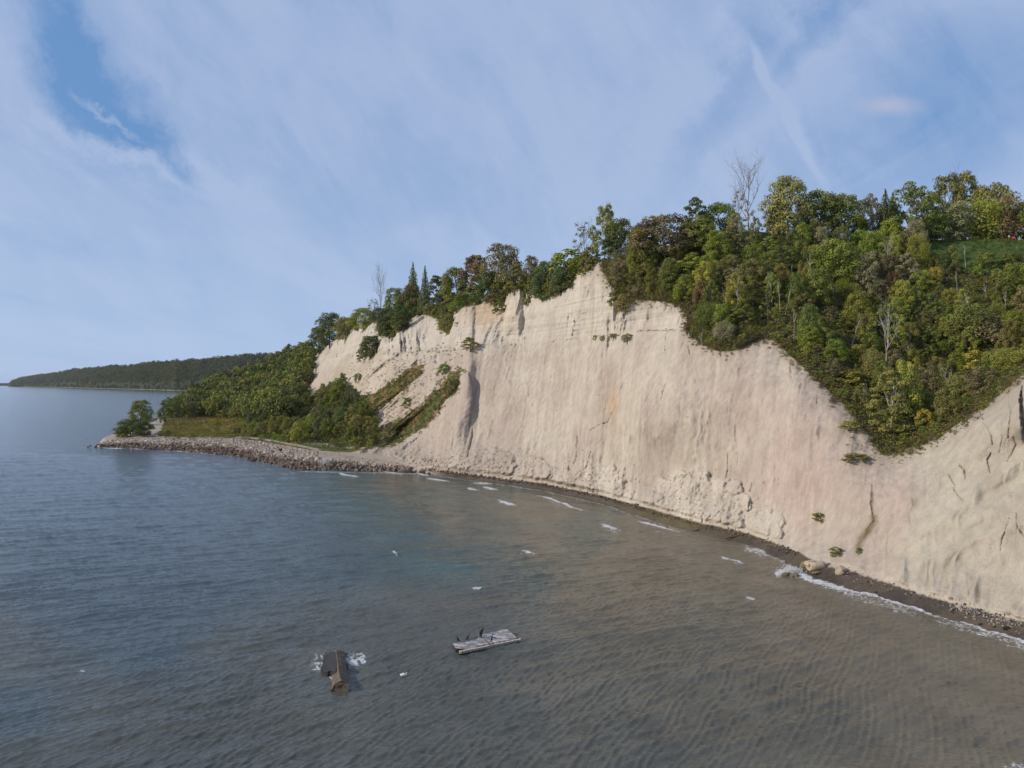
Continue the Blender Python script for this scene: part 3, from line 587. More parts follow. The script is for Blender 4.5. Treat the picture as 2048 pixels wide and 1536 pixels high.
def lobes_crown(rng, K, prof, lr, nl, ls, zlo, zhi, asp=.62, droop=0, hollow=.15, flat=1.0):
    cs = []; ns_ = []; ti = []; ss = []
    for i in range(K):
        f = (i+rng.uniform(.1, .9))/K; z = zlo+(zhi-zlo)*f; an = i*2.39996+rng.normal()*.5; rr = prof(f)*rng.uniform(.55, 1.0)
        c = np.array((math.cos(an)*rr, math.sin(an)*rr, z)); r_ = lr*rng.uniform(.7, 1.3)*(.65+.7*prof(f)); n_ = int(nl*(r_/lr)**2)
        dr = rng.normal(size=(n_, 3)); dr /= np.linalg.norm(dr, axis=1)[:, None]; dr[:, 2] = np.where(dr[:, 2] < -.35, -dr[:, 2], dr[:, 2])
        rad = r_*(1-hollow*rng.random(n_)**.5*2)*(1+.28*np.sin(dr[:, 0]*7+i)*np.cos(dr[:, 1]*6+2*i))
        P = c+dr*rad[:, None]*np.array((1, 1, .78*flat)); 
        if droop: P[:, 2] -= rng.random(n_)**2*droop
        cs.append(P); ns_.append(dr+rng.normal(size=(n_, 3))*.30); ti.append(np.clip(.45+rng.normal()*.15+rng.normal(size=n_)*.10, 0, 1)); ss.append(ls*rng.uniform(.6, 1.3, n_))
    c = np.concatenate(cs); n = np.concatenate(ns_); tn = np.concatenate(ti); s_ = np.concatenate(ss)
    V, Fq = quads_from(c, n, s_, rng, asp); return V, Fq, np.repeat(tn, 4)
def crown_data(kind, seed):
    rng = np.random.default_rng(seed); egg = lambda f: .37*math.sqrt(max(0, 1-(2*f-.8)**2/1.6))
    if kind == 'round': return lobes_crown(rng, 46, egg, .160, 250, .0175, .07, .88)
    if kind == 'tall': return lobes_crown(rng, 46, lambda f: .36*math.sin(min(1, f*1.05+.15)*math.pi*.86)**.6, .14, 235, .0172, .06, .91)
    if kind == 'airy': return lobes_crown(rng, 38, lambda f: .38*math.sin(math.pi*min(.95, f+.12))**.5, .125, 190, .0170, .16, .91, hollow=.25)
    if kind == 'sparse': return lobes_crown(rng, 26, lambda f: .38*math.sin(math.pi*min(.95, f+.15))**.5, .10, 42, .017, .30, .92, hollow=.4)
    if kind == 'willow': return lobes_crown(rng, 42, egg, .15, 190, .024, .12, .86, asp=.30, droop=.20)
    if kind == 'pine': return lobes_crown(rng, 48, lambda f: .36*(1-f)**.5+.05, .115, 170, .021, .10, .92, asp=.4, flat=.6)
    if kind == 'flat': return lobes_crown(rng, 36, lambda f: .40*math.sin(math.pi*min(.98, f+.2))**.45, .14, 150, .023, .15, .90, flat=.6)
    if kind == 'bush': return lobes_crown(rng, 20, lambda f: .36*math.sqrt(max(0, 1-f*f*.8)), .16, 110, .034, .02, .80)
    if kind == 'spruce':
        cs = []; ns_ = []; ti = []
        for L in range(17):
            f = L/16; z = .10+.87*f; rr = .60*(1-f)**.72+.03; nb_ = int(8+12*(1-f))
            for b_ in range(nb_):
                an = 2*math.pi*(b_+rng.random())/nb_; m_ = int(10+30*(1-f)); rad = rng.random(m_)**.7*rr*rng.uniform(.75, 1.12)
                P = np.c_[np.cos(an)*rad, np.sin(an)*rad, z-rad*.16+.02*rng.normal(size=m_)]+rng.normal(size=(m_, 3))*.012
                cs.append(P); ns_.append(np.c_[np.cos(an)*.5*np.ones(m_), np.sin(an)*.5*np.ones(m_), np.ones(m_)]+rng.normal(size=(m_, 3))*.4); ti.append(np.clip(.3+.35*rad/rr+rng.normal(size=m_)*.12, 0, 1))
        c = np.concatenate(cs); V, Fq = quads_from(c, np.concatenate(ns_), .030*rng.uniform(.7, 1.3, len(c)), rng, .4); return V, Fq, np.repeat(np.concatenate(ti), 4)
    if kind == 'small': return lobes_crown(rng, 9, lambda f: .34*math.sqrt(max(0, 1-f*f*.7)), .20, 26, .058, .05, .75)
    if kind == 'twig':
        n_ = 90; c = rng.normal(size=(n_, 3))*np.array((.22, .22, .10))+np.array((0, 0, .35)); nn = rng.normal(size=(n_, 3)); V, Fq = quads_from(c, nn, .12*rng.uniform(.6, 1.4, n_), rng, .09); return V, Fq, np.repeat(np.clip(.5+rng.normal(size=n_)*.2, 0, 1), 4)
    if kind == 'far': return lobes_crown(rng, 12, egg, .19, 42, .050, .16, .84)
def make_leafmesh(nm, kind, seed):
    V, Fq, tn = crown_data(kind, seed); me = mesh_np(nm, V, Fq, False); vflt(me, 'tint', tn); return me
CR = {}
for kd, seeds in dict(round=(1, 2, 3), tall=(4, 5), airy=(6, 7), sparse=(8,), willow=(9, 19), pine=(10, 20), flat=(11, 21), bush=(12, 13), spruce=(14,)).items():
    CR[kd] = []
    for sd in seeds:
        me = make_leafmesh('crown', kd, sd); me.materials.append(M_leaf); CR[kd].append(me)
def trunk_mesh(kind, seed, mat):
    rng = np.random.default_rng(seed)
    if kind == 'spruce': V, Fq = tubes([((0, 0, -.05), .016, (0, 0, .5), .011), ((0, 0, .5), .011, (0, 0, .97), .003)])
    elif kind == 'airy': V, Fq = branchy(rng, .30, .80, .34, 7, 2, .017)
    elif kind == 'sparse': V, Fq = branchy(rng, .22, .80, .40, 9, 2, .015)
    elif kind == 'dead': V, Fq = branchy(rng, .20, .92, .50, 10, 3, .015, up=1.1)
    elif kind == 'snag': V, Fq = branchy(rng, .55, .97, .20, 3, 1, .022, lean=.12)
    elif kind == 'bush': V, Fq = branchy(rng, .02, .40, .42, 5, 1, .02)
    else: V, Fq = branchy(rng, .25, .70, .30, 6, 1, .028)
    V = np.array(V); V[:, 2] = np.where(V[:, 2] < .02, V[:, 2]-.08, V[:, 2]); me = mesh_np('trunk', V, Fq); me.materials.append(mat); return me
TRK = {}
for kd in ('spruce', 'airy', 'sparse', 'dead', 'snag', 'bush', 'std'):
    for pale, mt in ((0, M_bark), (1, M_palebark)): TRK[kd, pale] = [trunk_mesh(kd, 40+i, M_deadwood if kd in ('dead', 'snag') and not pale else mt) for i in range(2)]
trees = []     # records, labels are given at the end
def clr(name, rng, j=.13):
    c = PALC[name] if isinstance(name, str) else name; k = 1.16+rng.normal()*j; return (c[0]*k*(1+rng.normal()*.06), c[1]*k, c[2]*k*(1+rng.normal()*.08), 1)
trng = np.random.default_rng(77)
NAMES = dict(round='broadleaf_tree', tall='broadleaf_tree', airy='broadleaf_tree', sparse='broadleaf_tree', willow='willow_tree', pine='pine_tree', flat='sumac_tree', bush='shrub', spruce='spruce_tree', dead='dead_tree', snag='dead_tree')
def plant(u, vb, vt, wpx, kind, colour, label=None, back=0.0, pale=0, group=None, lean=0.0, hm=None, wm=None, loc=None):
    p = np.array(loc if loc is not None else ground(u, vb)); pu, pv_ = u, vb
    if back:
        dr = p[:2]/np.linalg.norm(p[:2]); p = np.array((p[0]+dr[0]*back, p[1]+dr[1]*back, p[2]-.02*back))
    top = H-(vt-V0)/F*p[1] if vt is not None else p[2]+hm
    h_ = max(top-p[2], .8) if hm is None else hm; w_ = wpx*p[1]/F if wm is None else wm
    tk = kind if kind in ('spruce', 'airy', 'sparse', 'dead', 'snag', 'bush') else 'std'
    e = empty(NAMES[kind], p-np.array((0, 0, .15)), trng.uniform(0, 6.28), (w_, w_, h_)); e.rotation_euler[0] = lean
    # the tree's own scale sits on its children, so that the empty marks the base
    e.scale = (1, 1, 1)
    tr = link('trunk', TRK[tk, pale][int(trng.integers(2))], None, e); sk_ = min(w_, h_); tr.scale = (w_*.8+.2*h_, w_*.8+.2*h_, h_)
    if kind not in ('dead', 'snag'):
        cr = link('crown' if kind != 'bush' else 'foliage', CR[kind][int(trng.integers(len(CR[kind])))], None, e); cr.scale = (w_*1.22, w_*1.22, h_); cr.color = clr(colour, trng)
        if kind == 'bush': tr.name = 'stem'
    trees.append(dict(o=e, u=u, v=vb-(h_*F/p[1])*.5, kind=kind, col=colour, label=label, group=group, h=h_, w=w_)); return e
# --- named skyline trees (photo direction, foot, top, width)
T = plant
T(1210,500,404,66,'airy','olive','airy olive tree with an open crown, highest over the cliff peak',back=4)
T(1166,512,440,66,'sparse','grey','windswept grey tree with sparse leaves leaning over the cliff peak',back=6,lean=-.06)
T(1240,500,432,62,'round','dark','dark round tree just right of the airy tree above the cliff peak',back=6)
T(1222,520,455,44,'flat','blue','small dark sumac at the rim beside the cliff peak',back=1)
T(1138,536,490,84,'bush','lime','wide yellow-green shrub on the skyline left of the cliff peak',back=3)
T(1180,522,486,46,'bush','olive','low olive shrub on the rim at the cliff peak',back=1)
T(1330,520,424,130,'round','brown','broad brownish-olive tree, largest on the wooded shoulder right of the cliff peak')
T(1283,520,446,74,'tall','olive','olive tree between the dark round tree and the broad brownish one')
T(1391,490,388,60,'pine','dark','dark pine with ragged top on the skyline left of the tall bare tree')
T(1440,482,402,84,'round','bright','bright green round tree next to the tall bare skyline tree',back=5)
T(1400,500,430,80,'round','green','mid green tree in front of the dark skyline pine')
T(1497,466,334,92,'dead','brown','tall bare dead tree on the skyline with upright reddish branches',back=8)
T(1478,466,378,62,'sparse','grey','thin grey-leaved tree tangled with the tall bare skyline tree',back=14)
T(1576,475,346,98,'round','olive','big billowing olive tree right of the tall bare skyline tree',back=4)
T(1558,478,400,70,'airy','olive','lower olive tree leaning left under the big billowing one',back=2)
T(1640,478,375,92,'round','green','dense green tree right of the big billowing olive tree',back=5)
T(1690,478,382,84,'round','green','dense green skyline tree left of the twin dark spruces, with flat top',back=3)
T(1742,478,386,52,'tall','brown','olive-brown tree behind the small hut with white cylinder',back=12)
T(1722,480,430,34,'bush','yellow','yellowish bush behind the small hut',back=6)
T(1771,480,380,38,'spruce','dark','dark spruce on the skyline, left one of the twin pair',back=2)
T(1786,478,386,34,'spruce','dark','dark spruce on the skyline, right one of the twin pair',back=6)
T(1826,480,363,98,'tall','green','tall green tree with pointed top right of the twin dark spruces',back=2)
T(1868,482,420,70,'round','green','low dense green tree below the tall olive skyline trees',back=1)
T(1895,478,340,90,'airy','olive','tall airy olive tree, left of the two highest at the upper right',back=26)
T(1930,478,336,84,'airy','olive','tall airy olive tree, right of the two highest at the upper right',back=28)
T(1906,480,398,76,'round','grey','silvery grey-green tree in front of the two highest airy trees',back=2)
T(1957,478,382,96,'willow','lime','yellow-green weeping willow at the edge of the upper lawn',back=6)
T(1985,474,360,96,'round','olive','rounded olive-brown tree behind the weeping willows',back=20)
T(2012,478,384,84,'willow','rust','russet-brown weeping willow above the person on the lawn',back=6)
T(2052,478,398,60,'round','green','green tree at the right end of the skyline',back=5)
T(2100,480,390,90,'round','green','green tree beyond the right end of the lawn',back=5)
T(826,590,527,30,'spruce','dark','tall dark spruce on the left ridge, left of the bare-stemmed pine')
T(850,590,533,22,'spruce','dark','thin spruce with a bare lower stem on the left ridge')
T(825,606,560,40,'round','rust','reddish-brown tree under the tall spruce on the left ridge')
T(873,600,546,50,'pine','dark','dark bushy pine right of the two ridge spruces')
T(893,604,552,40,'pine','dark','dark pine behind the brown locust trees on the left ridge',back=6)
T(761,612,545,36,'dead','brown','bare pale dead tree on the left ridge',back=2)
T(790,632,572,48,'round','green','green round tree right of the bare pale dead tree on the left ridge')
T(811,640,584,44,'round','green','green tree below the tall ridge spruce')
T(748,632,596,40,'sparse','grey','thin grey tree at the foot of the bare pale dead tree')
T(912,610,530,58,'round','olive','round olive tree over the banded earth pillar')
T(942,590,503,58,'flat','rust','reddish open-crowned tree, left of a pair over the banded earth pillar',back=4)
T(962,588,505,52,'flat','rust','reddish open-crowned tree, right of a pair over the banded earth pillar',back=5)
T(1004,588,482,84,'round','brown','dark brownish tree rising highest over the pale earth pillars',back=3)
T(975,606,540,52,'round','dark','dark tree between the earth pillars')
T(1030,590,522,56,'flat','olive','spreading olive tree over the right earth pillar')
T(1062,578,507,36,'round','rust','small rust-topped tree right of the earth pillars',back=4)
T(1092,572,518,48,'round','green','green tree on the rim between rust-topped tree and cliff peak',back=2)
T(1085,603,540,42,'round','blue','dark green tree hanging on the rim left of the cliff peak')
T(1122,588,532,48,'round','blue','larger dark green tree hanging over the rim left of the cliff peak')
T(1072,585,535,34,'bush','dark','dark shrub at the rim behind the hanging trees')
T(660,694,621,58,'round','dark','tall dark tree at the top left end of the bluff')
T(690,684,631,46,'round','olive','dark olive tree second from the left end of the bluff top')
T(726,662,613,60,'round','lime','yellow-green round tree over the left cliff edge')
T(638,708,650,44,'tall','dark','dark tree on the shoulder left of the bluff end')
T(700,668,628,40,'bush','olive','olive shrub on the left cliff edge')
T(675,690,642,26,'snag','grey','white forked dead tree among dark trees at the left end of the bluff',pale=1)
T(735,640,598,26,'snag','grey','white dead stem leaning on the left cliff rim',pale=1)
# shrubs and trees on the bare faces
T(940,702,672,40,'flat','olive','flat-topped tree standing on the tip of the earth fin')
T(741,718,668,48,'round','dark','large dark bush in the gully of the left cliff')
T(728,724,690,32,'bush','olive','smaller olive bush at the lower left of the large gully bush')
T(775,672,612,44,'round','blue','blue-green tree spilling down the left gully')
T(800,660,606,46,'round','dark','dark tree at the head of the left gully')
T(778,676,640,36,'bush','dark','dark shrub at the lowest tip of the left gully trees')
T(893,670,625,34,'round','olive','olive tree hanging left of the banded earth pillar')
T(998,628,598,28,'bush','green','green bush in the notch between the two earth pillars')
T(1053,612,575,22,'bush','green','green shrub hanging right of the right earth pillar')
T(888,748,722,28,'bush','bright','round bright green shrub alone on the pale gully slope')
T(905,792,745,26,'bush','olive','dark shrub on the left flank of the earth fin')
T(816,812,792,34,'bush','green','low green shrub on the lower gully slope')
T(686,776,742,24,'bush','dark','dark pointed bush under the shaded clefts of the left cliff')
T(680,800,752,40,'round','green','green round tree at the top of the lower wood under the clefts'); T(655,815,772,44,'round','olive','olive tree at the upper left of the lower wood'); T(716,765,742,18,'bush','green','small green bush right of the shaded clefts')
T(714,896,868,34,'bush','bright','bright green broad-leaved bush at the foot of the gully slope')
T(1672,1112,1088,27,'bush','green','small bright green shrub low on the cliff above the boulders')
T(1718,1106,1092,14,'bush','green','tiny green shrub below the muddy seep')
T(1640,1040,1022,36,'bush','olive','straggly olive shrub on the smooth lower cliff face')
T(1712,922,902,52,'bush','olive','thin trailing shrub on bare clay under the wooded point')
T(1700,858,838,50,'bush','lime','yellowish trailing plants on bare clay left of the wooded point')
T(1256,682,664,30,'bush','olive','olive tuft on the ledge above a dark crack')
T(1190,680,668,12,'bush','lime','small tuft on the ledge, left of a pair'); T(1205,682,668,13,'bush','lime','small tuft on the ledge, right of a pair')
T(1227,676,664,24,'bush','olive','low tuft on the ledge right of the tuft pair')
T(1232,612,572,32,'bush','olive','shrub hanging over the cliff rim just right of the peak')
T(1250,628,585,46,'round','olive','olive tree hanging furthest down the cliff rim right of the peak')
T(1372,602,545,52,'round','bright','bright green tree at the cliff rim with a rust-red neighbour')
T(1402,608,556,34,'round','rust','rust-red small tree at the cliff rim next to a bright green one')
# notable trees of the wooded slope
T(1472,640,538,52,'airy','yellow','golden-brown birch with white stem on the wooded slope',pale=1)
T(1545,610,545,36,'airy','bright','slender bright tree with pale stem below the billowing olive tree',pale=1)
T(1540,595,540,30,'airy','lime','small yellow-green tree over a white dead stem',pale=1)
T(1672,575,472,92,'round','bright','largest bright green dome of a tree on the wooded slope')
T(1790,520,465,30,'round','lime','small lime-green round tree right of the hut')
T(1836,535,458,46,'willow','lime','pale yellow-green weeping tree below the lawn edge')
T(1812,580,500,60,'flat','grey','silvery spreading tree mid-slope below the lime-green one')
T(1735,600,500,54,'tall','grey','tall grey-green pointed tree in the middle of the wooded slope')
T(1870,578,530,30,'round','yellow','small yellow tree on the rust-coloured scrub')
T(1770,740,600,96,'sparse','lime','open pale-stemmed tree with forked white trunk over the wooded point',pale=1)
T(1700,770,736,62,'bush','yellow','orange-yellow shrub at the cliff edge left of the wooded point')
T(1780,872,726,92,'pine','olive','big pale-stemmed olive tree at the wooded point',pale=1)
T(1812,855,715,62,'tall','lime','yellow-green layered tree right of the big one at the wooded point')
T(1850,860,808,40,'bush','yellow','yellow-leaved shrub near the wooded point')
T(1935,700,600,84,'round','green','green tree under the grey-green arching one at right')
T(1965,690,618,110,'willow','grey','wide grey-green arching tree at the right of the wooded slope')
T(1955,740,694,56,'bush','yellow','orange-tinged shrub high on the right buttress edge')
T(2030,590,520,60,'round','bright','bright green tree at the right frame edge under the lawn')
for i, (u, vb, vt, ln, lab) in enumerate([(1448,612,580,.05,'short white dead stem left of the golden birch'),(1538,600,578,-.05,'white snag stump below the small yellow-green tree'),(1560,622,560,.06,'tall white snag splitting out of olive scrub'),(1568,628,575,-.25,'white snag leaning to the left among olive scrub'),
        (1583,572,535,.0,'thin white birch stem below the billowing tree'),(1622,570,508,.08,'long white birch stem left of the bright green dome'),(1667,600,572,.0,'short thick white snag under the bright green dome'),(1932,534,495,.05,'lone white birch stem on the green lawn slope'),
        (2012,626,586,.0,'thick forked white dead trunk in scrub at right'),(1975,600,568,.3,'thin dead stem leaning right in the rust scrub'),(1915,580,545,.1,'thin dead stem in the rust-coloured scrub'),(1995,672,650,.0,'short pale stem right of the arching tree'),(1945,655,590,.15,'bare leaning stem left of the grey-green arching tree'),
        (1700,690,640,.3,'fallen grey trunk leaning across the middle of the slope'),(1404,705,665,.05,'thin white dead stem at the scrub spur over the cliff'),(1588,678,620,.02,'tall pale stem over the right shoulder of the bare spur')]):
    T(u, vb+9, vt-6, 26, 'snag', 'grey', lab, pale=1, lean=ln); trees[-1]['w'] = 5.5
# --- filler trees, each an individual
def fill(poly, n, hr_, wr_, kinds, cols, gap, group, tries=40, back=0):
    P = np.array(poly); pts = [(d_['u'], d_['v']+0, d_['w']) for d_ in trees]; out_ = 0
    for _ in range(n*tries):
        if out_ >= n: break
        u = trng.uniform(P[:, 0].min(), P[:, 0].max()); v = trng.uniform(P[:, 1].min(), P[:, 1].max())
        if not inpoly(np.array([u]), np.array([v]), poly)[0]: continue
        g_ = ground(u, v); h_ = trng.uniform(*hr_); w_ = trng.uniform(*wr_); sc = F/g_[1]; vc = v-h_*sc*.5; ok = True
        for (a, b_, c_) in pts:
            if abs(a-u) < gap*w_*sc and math.hypot(a-u, (b_-vc)*1.0) < gap*.5*(w_+c_)*sc: ok = False; break
        if not ok: continue
        kd = kinds[int(trng.integers(len(kinds)))]; cc = cols[int(trng.integers(len(cols)))]
        plant(u, v, None, 0, kd, cc, None, hm=h_, wm=w_, group=group, loc=g_, back=back, pale=int(trng.random() < .2)); pts.append((u, vc, w_)); out_ += 1
    return out_
K1 = ['round', 'round', 'tall', 'airy', 'willow', 'round', 'flat', 'sparse']; C1 = ['green', 'green', 'olive', 'olive', 'green', 'grey', 'bright', 'brown', 'lime', 'green', 'olive', 'green', 'bright', 'rust', 'bright', 'lime', 'green']
nA = fill([(1215,560),(1240,520),(1300,505),(1400,490),(1520,480),(1700,492),(1840,500),(1850,560),(1840,640),(1700,700),(1600,690),(1545,668),(1500,660),(1440,690),(1395,660),(1395,620),(1340,590),(1270,590)], 80, (6.5, 12), (5, 9.5), K1, C1, .62, 'trees on the wooded slope')
nB = fill([(1545,672),(1700,700),(1850,640),(2060,600),(2070,720),(1990,780),(1900,840),(1850,866),(1775,890),(1752,850),(1700,800),(1640,740)], 66, (4.5, 9), (4.2, 8), K1, C1+['lime', 'green'], .62, 'trees on the wooded slope')
nC = fill([(1850,520),(2060,520),(2070,620),(1850,640)], 16, (3.2, 6), (3.2, 5.5), ['bush', 'round', 'bush'], ['green', 'green', 'dark', 'olive', 'bright'], .9, 'trees on the wooded slope')
nD = fill([(622,712),(650,700),(700,664),(760,645),(800,640),(880,635),(905,620),(1000,600),(1060,582),(1150,560),(1190,530),(1160,535),(1040,566),(900,600),(830,628),(760,636),(700,656),(650,690)], 34, (6, 10.5), (8.5, 13), ['round', 'flat', 'airy', 'round'], ['green', 'olive', 'dark', 'brown', 'dark', 'green'], .55, 'trees along the bluff top')
nG = fill([(700,668),(760,650),(800,640),(900,628),(1000,608),(1060,585),(1190,530),(1160,526),(1040,560),(900,600),(760,632)], 40, (4, 8), (7, 11), ['bush', 'round'], ['green', 'olive', 'dark', 'green', 'bright', 'brown'], .5, 'trees along the bluff top')
nE = fill([(500,872),(600,884),(700,893),(745,888),(745,850),(700,800),(660,785),(620,810),(560,850),(500,845)], 46, (7, 13), (6, 11), ['round', 'round', 'airy', 'tall', 'round'], ['green', 'green', 'olive', 'dark', 'bright', 'brown', 'green'], .50, 'trees of the lower wood behind the stone bank')
T(600,884,838,40,'round','lime','lime-yellow tree in the lower wood'); T(455,838,812,26,'round','dark','dark tree at the back of the meadow')
T(282,849,797,44,'round','green','rounded tree alone at the outer end of the spit')
T(262,872,835,56,'round','dark','dark dense tree in front of the lone rounded tree on the spit'); T(285,873,840,42,'round','dark','dark dense bush next to the gravel track on the spit'); T(245,874,850,34,'bush','green','green bush nearest the water at the tip of the spit')
T(326,846,830,16,'bush','green','green bush on the right of the gravel track by the meadow'); T(302,858,846,16,'bush','olive','olive bush on the left of the gravel track'); T(336,868,858,14,'bush','olive','small olive bush at the left corner of the goldenrod meadow')
T(492,868,846,20,'bush','green','green shrub at the right end of the goldenrod meadow'); T(474,867,852,16,'bush','dark','dark shrub in the goldenrod meadow near the person in black'); T(506,872,842,24,'round','green','small green tree just right of the goldenrod meadow'); T(436,852,842,14,'bush','olive','low olive shrub in the middle of the goldenrod meadow')
T(372,836,792,16,'airy','olive','birch with bright white stem behind the meadow',pale=1); T(362,838,795,18,'airy','green','slender birch left of the brightest one behind the meadow',pale=1); T(350,838,800,20,'airy','green','birch at the left end of the row behind the meadow',pale=1); T(384,836,800,20,'round','grey','silvery small tree right of the birches behind the meadow')
nF = fill([(318,840),(340,836),(400,834),(490,838),(500,850),(500,822),(420,815),(345,824),(312,838)], 34, (10, 16), (8, 13), ['round', 'tall', 'airy', 'round'], ['green', 'dark', 'olive', 'green', 'dark'], .50, 'trees along the back of the meadow')
print('fill', nA, nB, nC, nD, nE, nF, len(trees))
# --- labels: where each filler tree stands, told by things one can find
LM = [('the tall bare skyline tree', 1497, 400), ('the dark skyline pine', 1391, 420), ('the broad brownish tree on the shoulder', 1330, 470), ('the cliff peak', 1200, 530), ('the bright green dome tree', 1672, 525), ('the hut with the white cylinder', 1732, 470),
      ('the twin dark spruces', 1778, 430), ('the golden-brown birch', 1472, 590), ('the top of the bare spur', 1530, 680), ('the forked white-stemmed tree', 1770, 670), ('the orange-yellow shrub at the cliff edge', 1700, 752), ('the wooded point', 1775, 890),
      ('the big tree at the wooded point', 1780, 800), ('the grey-green arching tree', 1965, 655), ('the small yellow tree in the rust scrub', 1870, 555), ('the right buttress edge', 1960, 800), ('the lawn edge', 1950, 490), ('the silvery spreading tree', 1812, 540), ('the thick forked white dead trunk', 2012, 606),
      ('the tall dark ridge spruce', 826, 560), ('the bare pale dead tree on the left ridge', 761, 580), ('the banded earth pillar', 925, 640), ('the right earth pillar', 1026, 600), ('the left end of the bluff', 640, 700), ('the left gully trees', 790, 650), ('the scrub spur over the cliff', 1430, 680),
      ('the lime-yellow tree of the lower wood', 600, 860), ('the broad-leaved bush at the gully foot', 714, 882), ('the pointed bush under the clefts', 686, 760), ('the right end of the meadow', 500, 862), ('the meadow path', 316, 852), ('the white-stemmed birch behind the meadow', 372, 815), ('the dark tree behind the meadow', 455, 825), ('the white snags on the slope', 1562, 600), ('the tall grey-green pointed tree', 1735, 550)]
CW = dict(dark='dark green', green='mid green', bright='bright green', olive='olive', yellow='golden-yellow', lime='yellow-green', grey='grey-green', rust='russet', brown='brownish', blue='bluish green')
KW = dict(round='round-crowned tree', tall='tall narrow tree', airy='open-crowned tree', sparse='thinly leaved tree', willow='drooping willow', pine='pine', flat='flat-crowned sumac', bush='shrub', spruce='spruce', dead='dead tree', snag='dead stem')
CATW = dict(bush='shrub', dead='dead tree', snag='dead tree')
seen = {}; ranks = {}
for d_ in sorted(trees, key=lambda q_: (q_['label'] is None)):
    o = d_['o']; o['category'] = CATW.get(d_['kind'], 'tree'); o['group'] = d_['group'] or ('shrubs growing on the bare cliff' if d_['kind'] == 'bush' else 'white dead stems on the slope' if d_['kind'] == 'snag' else 'trees standing out on the bluff')
    if d_['label']: o['label'] = d_['label']; seen[d_['label']] = 1; continue
    near_ = sorted(LM, key=lambda l_: math.hypot(l_[1]-d_['u'], (l_[2]-d_['v'])*1.3))[0]; dx_, dy_ = d_['u']-near_[1], d_['v']-near_[2]
    rel_ = ('right of' if dx_ > 0 else 'left of') if abs(dx_) > abs(dy_)*1.2 else ('below' if dy_ > 0 else 'above')
    d_['key'] = (CW[d_['col']]+' '+KW[d_['kind']], rel_, near_[0]); d_['dist'] = math.hypot(dx_, dy_); ranks.setdefault(d_['key'], []).append(d_)
ORD = ['nearest', 'second nearest', 'third nearest', 'fourth nearest', 'fifth nearest', 'sixth nearest', 'seventh nearest', 'eighth nearest']
for k_, L_ in ranks.items():
    L_.sort(key=lambda q_: q_['dist'])
    for i, d_ in enumerate(L_): d_['o']['label'] = f'{k_[0]} {k_[1]} {k_[2]}' + ('' if len(L_) == 1 else f', {ORD[i]}')

# --- what nobody could count: undergrowth, the far wood, the woods on the headland
def scatter_group(name, sources):
    ng = bpy.data.node_groups.new(name, 'GeometryNodeTree'); ng.interface.new_socket('Geometry', in_out='INPUT', socket_type='NodeSocketGeometry'); ng.interface.new_socket('Geometry', in_out='OUTPUT', socket_type='NodeSocketGeometry')
    n = ng.nodes; l = ng.links; gi = n.new('NodeGroupInput'); go = n.new('NodeGroupOutput'); iop = n.new('GeometryNodeInstanceOnPoints'); jn = n.new('GeometryNodeJoinGeometry')
    for s_ in reversed(sources):
        oi = n.new('GeometryNodeObjectInfo'); oi.inputs['Object'].default_value = s_; oi.inputs['As Instance'].default_value = False
        g2 = n.new('GeometryNodeGeometryToInstance'); l.new(oi.outputs['Geometry'], g2.inputs[0]); l.new(g2.outputs[0], jn.inputs[0])
    def attr(nm, ty): a = n.new('GeometryNodeInputNamedAttribute'); a.data_type = ty; a.inputs['Name'].default_value = nm; return a.outputs[0]
    l.new(gi.outputs[0], iop.inputs['Points']); l.new(jn.outputs[0], iop.inputs['Instance']); iop.inputs['Pick Instance'].default_value = True
    l.new(attr('pick', 'INT'), iop.inputs['Instance Index']); l.new(attr('rot', 'FLOAT_VECTOR'), iop.inputs['Rotation']); l.new(attr('scl', 'FLOAT_VECTOR'), iop.inputs['Scale'])
    l.new(iop.outputs[0], go.inputs[0]); return ng
def src(kind, seeds):
    L_ = []
    for sd in seeds: me = make_leafmesh(kind+'_source', kind, sd); me.materials.append(M_leafi); L_.append(bpy.data.objects.new(kind+'_source', me))
    return L_
SRC_S = src('small', (31, 32, 33))+src('twig', (34,)); SRC_F = src('far', (35, 36, 37))
NG_S = scatter_group('scatter_bushes', SRC_S); NG_F = scatter_group('scatter_woods', SRC_F)
def scatter(name, pts, scl, colr_, pick, ng, label=None, cat=None, kind='stuff'):
    pts = np.asarray(pts, np.float32); me = bpy.data.meshes.new(name); me.vertices.add(len(pts)); me.vertices.foreach_set('co', pts.ravel())
    vcol(me, 'icol', colr_)
    a = me.attributes.new('scl', 'FLOAT_VECTOR', 'POINT'); a.data.foreach_set('vector', np.asarray(scl, np.float32).ravel())
    rt = np.zeros((len(pts), 3), np.float32); rt[:, 2] = RNG.uniform(0, 6.28, len(pts)); a = me.attributes.new('rot', 'FLOAT_VECTOR', 'POINT'); a.data.foreach_set('vector', rt.ravel())
    a = me.attributes.new('pick', 'INT', 'POINT'); a.data.foreach_set('value', np.asarray(pick, np.int32))
    o = link(name, me); md = o.modifiers.new('scatter', 'NODES'); md.node_group = ng; o['kind'] = kind
    if label: tag(o, label, cat)
    return o
def sample(poly, n, extra=None):
    P = np.array(poly); k = n*6; u = RNG.uniform(P[:, 0].min(), P[:, 0].max(), k); v = RNG.uniform(P[:, 1].min(), P[:, 1].max(), k)
    m_ = inpoly(u, v, poly) & (v > pl(RIDGE, u)+1) & (v < pl(WL, u)-2)
    if extra is not None: m_ &= extra(u, v)
    u, v = u[m_][:n], v[m_][:n]; jt_ = fbm(u/11, v/8, 0, 191, 3)*13; u = u+RNG.normal(size=len(u))*3+jt_; v = np.clip(v+RNG.normal(size=len(u))*2+jt_*.5, pl(RIDGE, u)+1, pl(WL, u)-3); return u, v, np.array([ground(a, b_) for a, b_ in zip(u, v)])
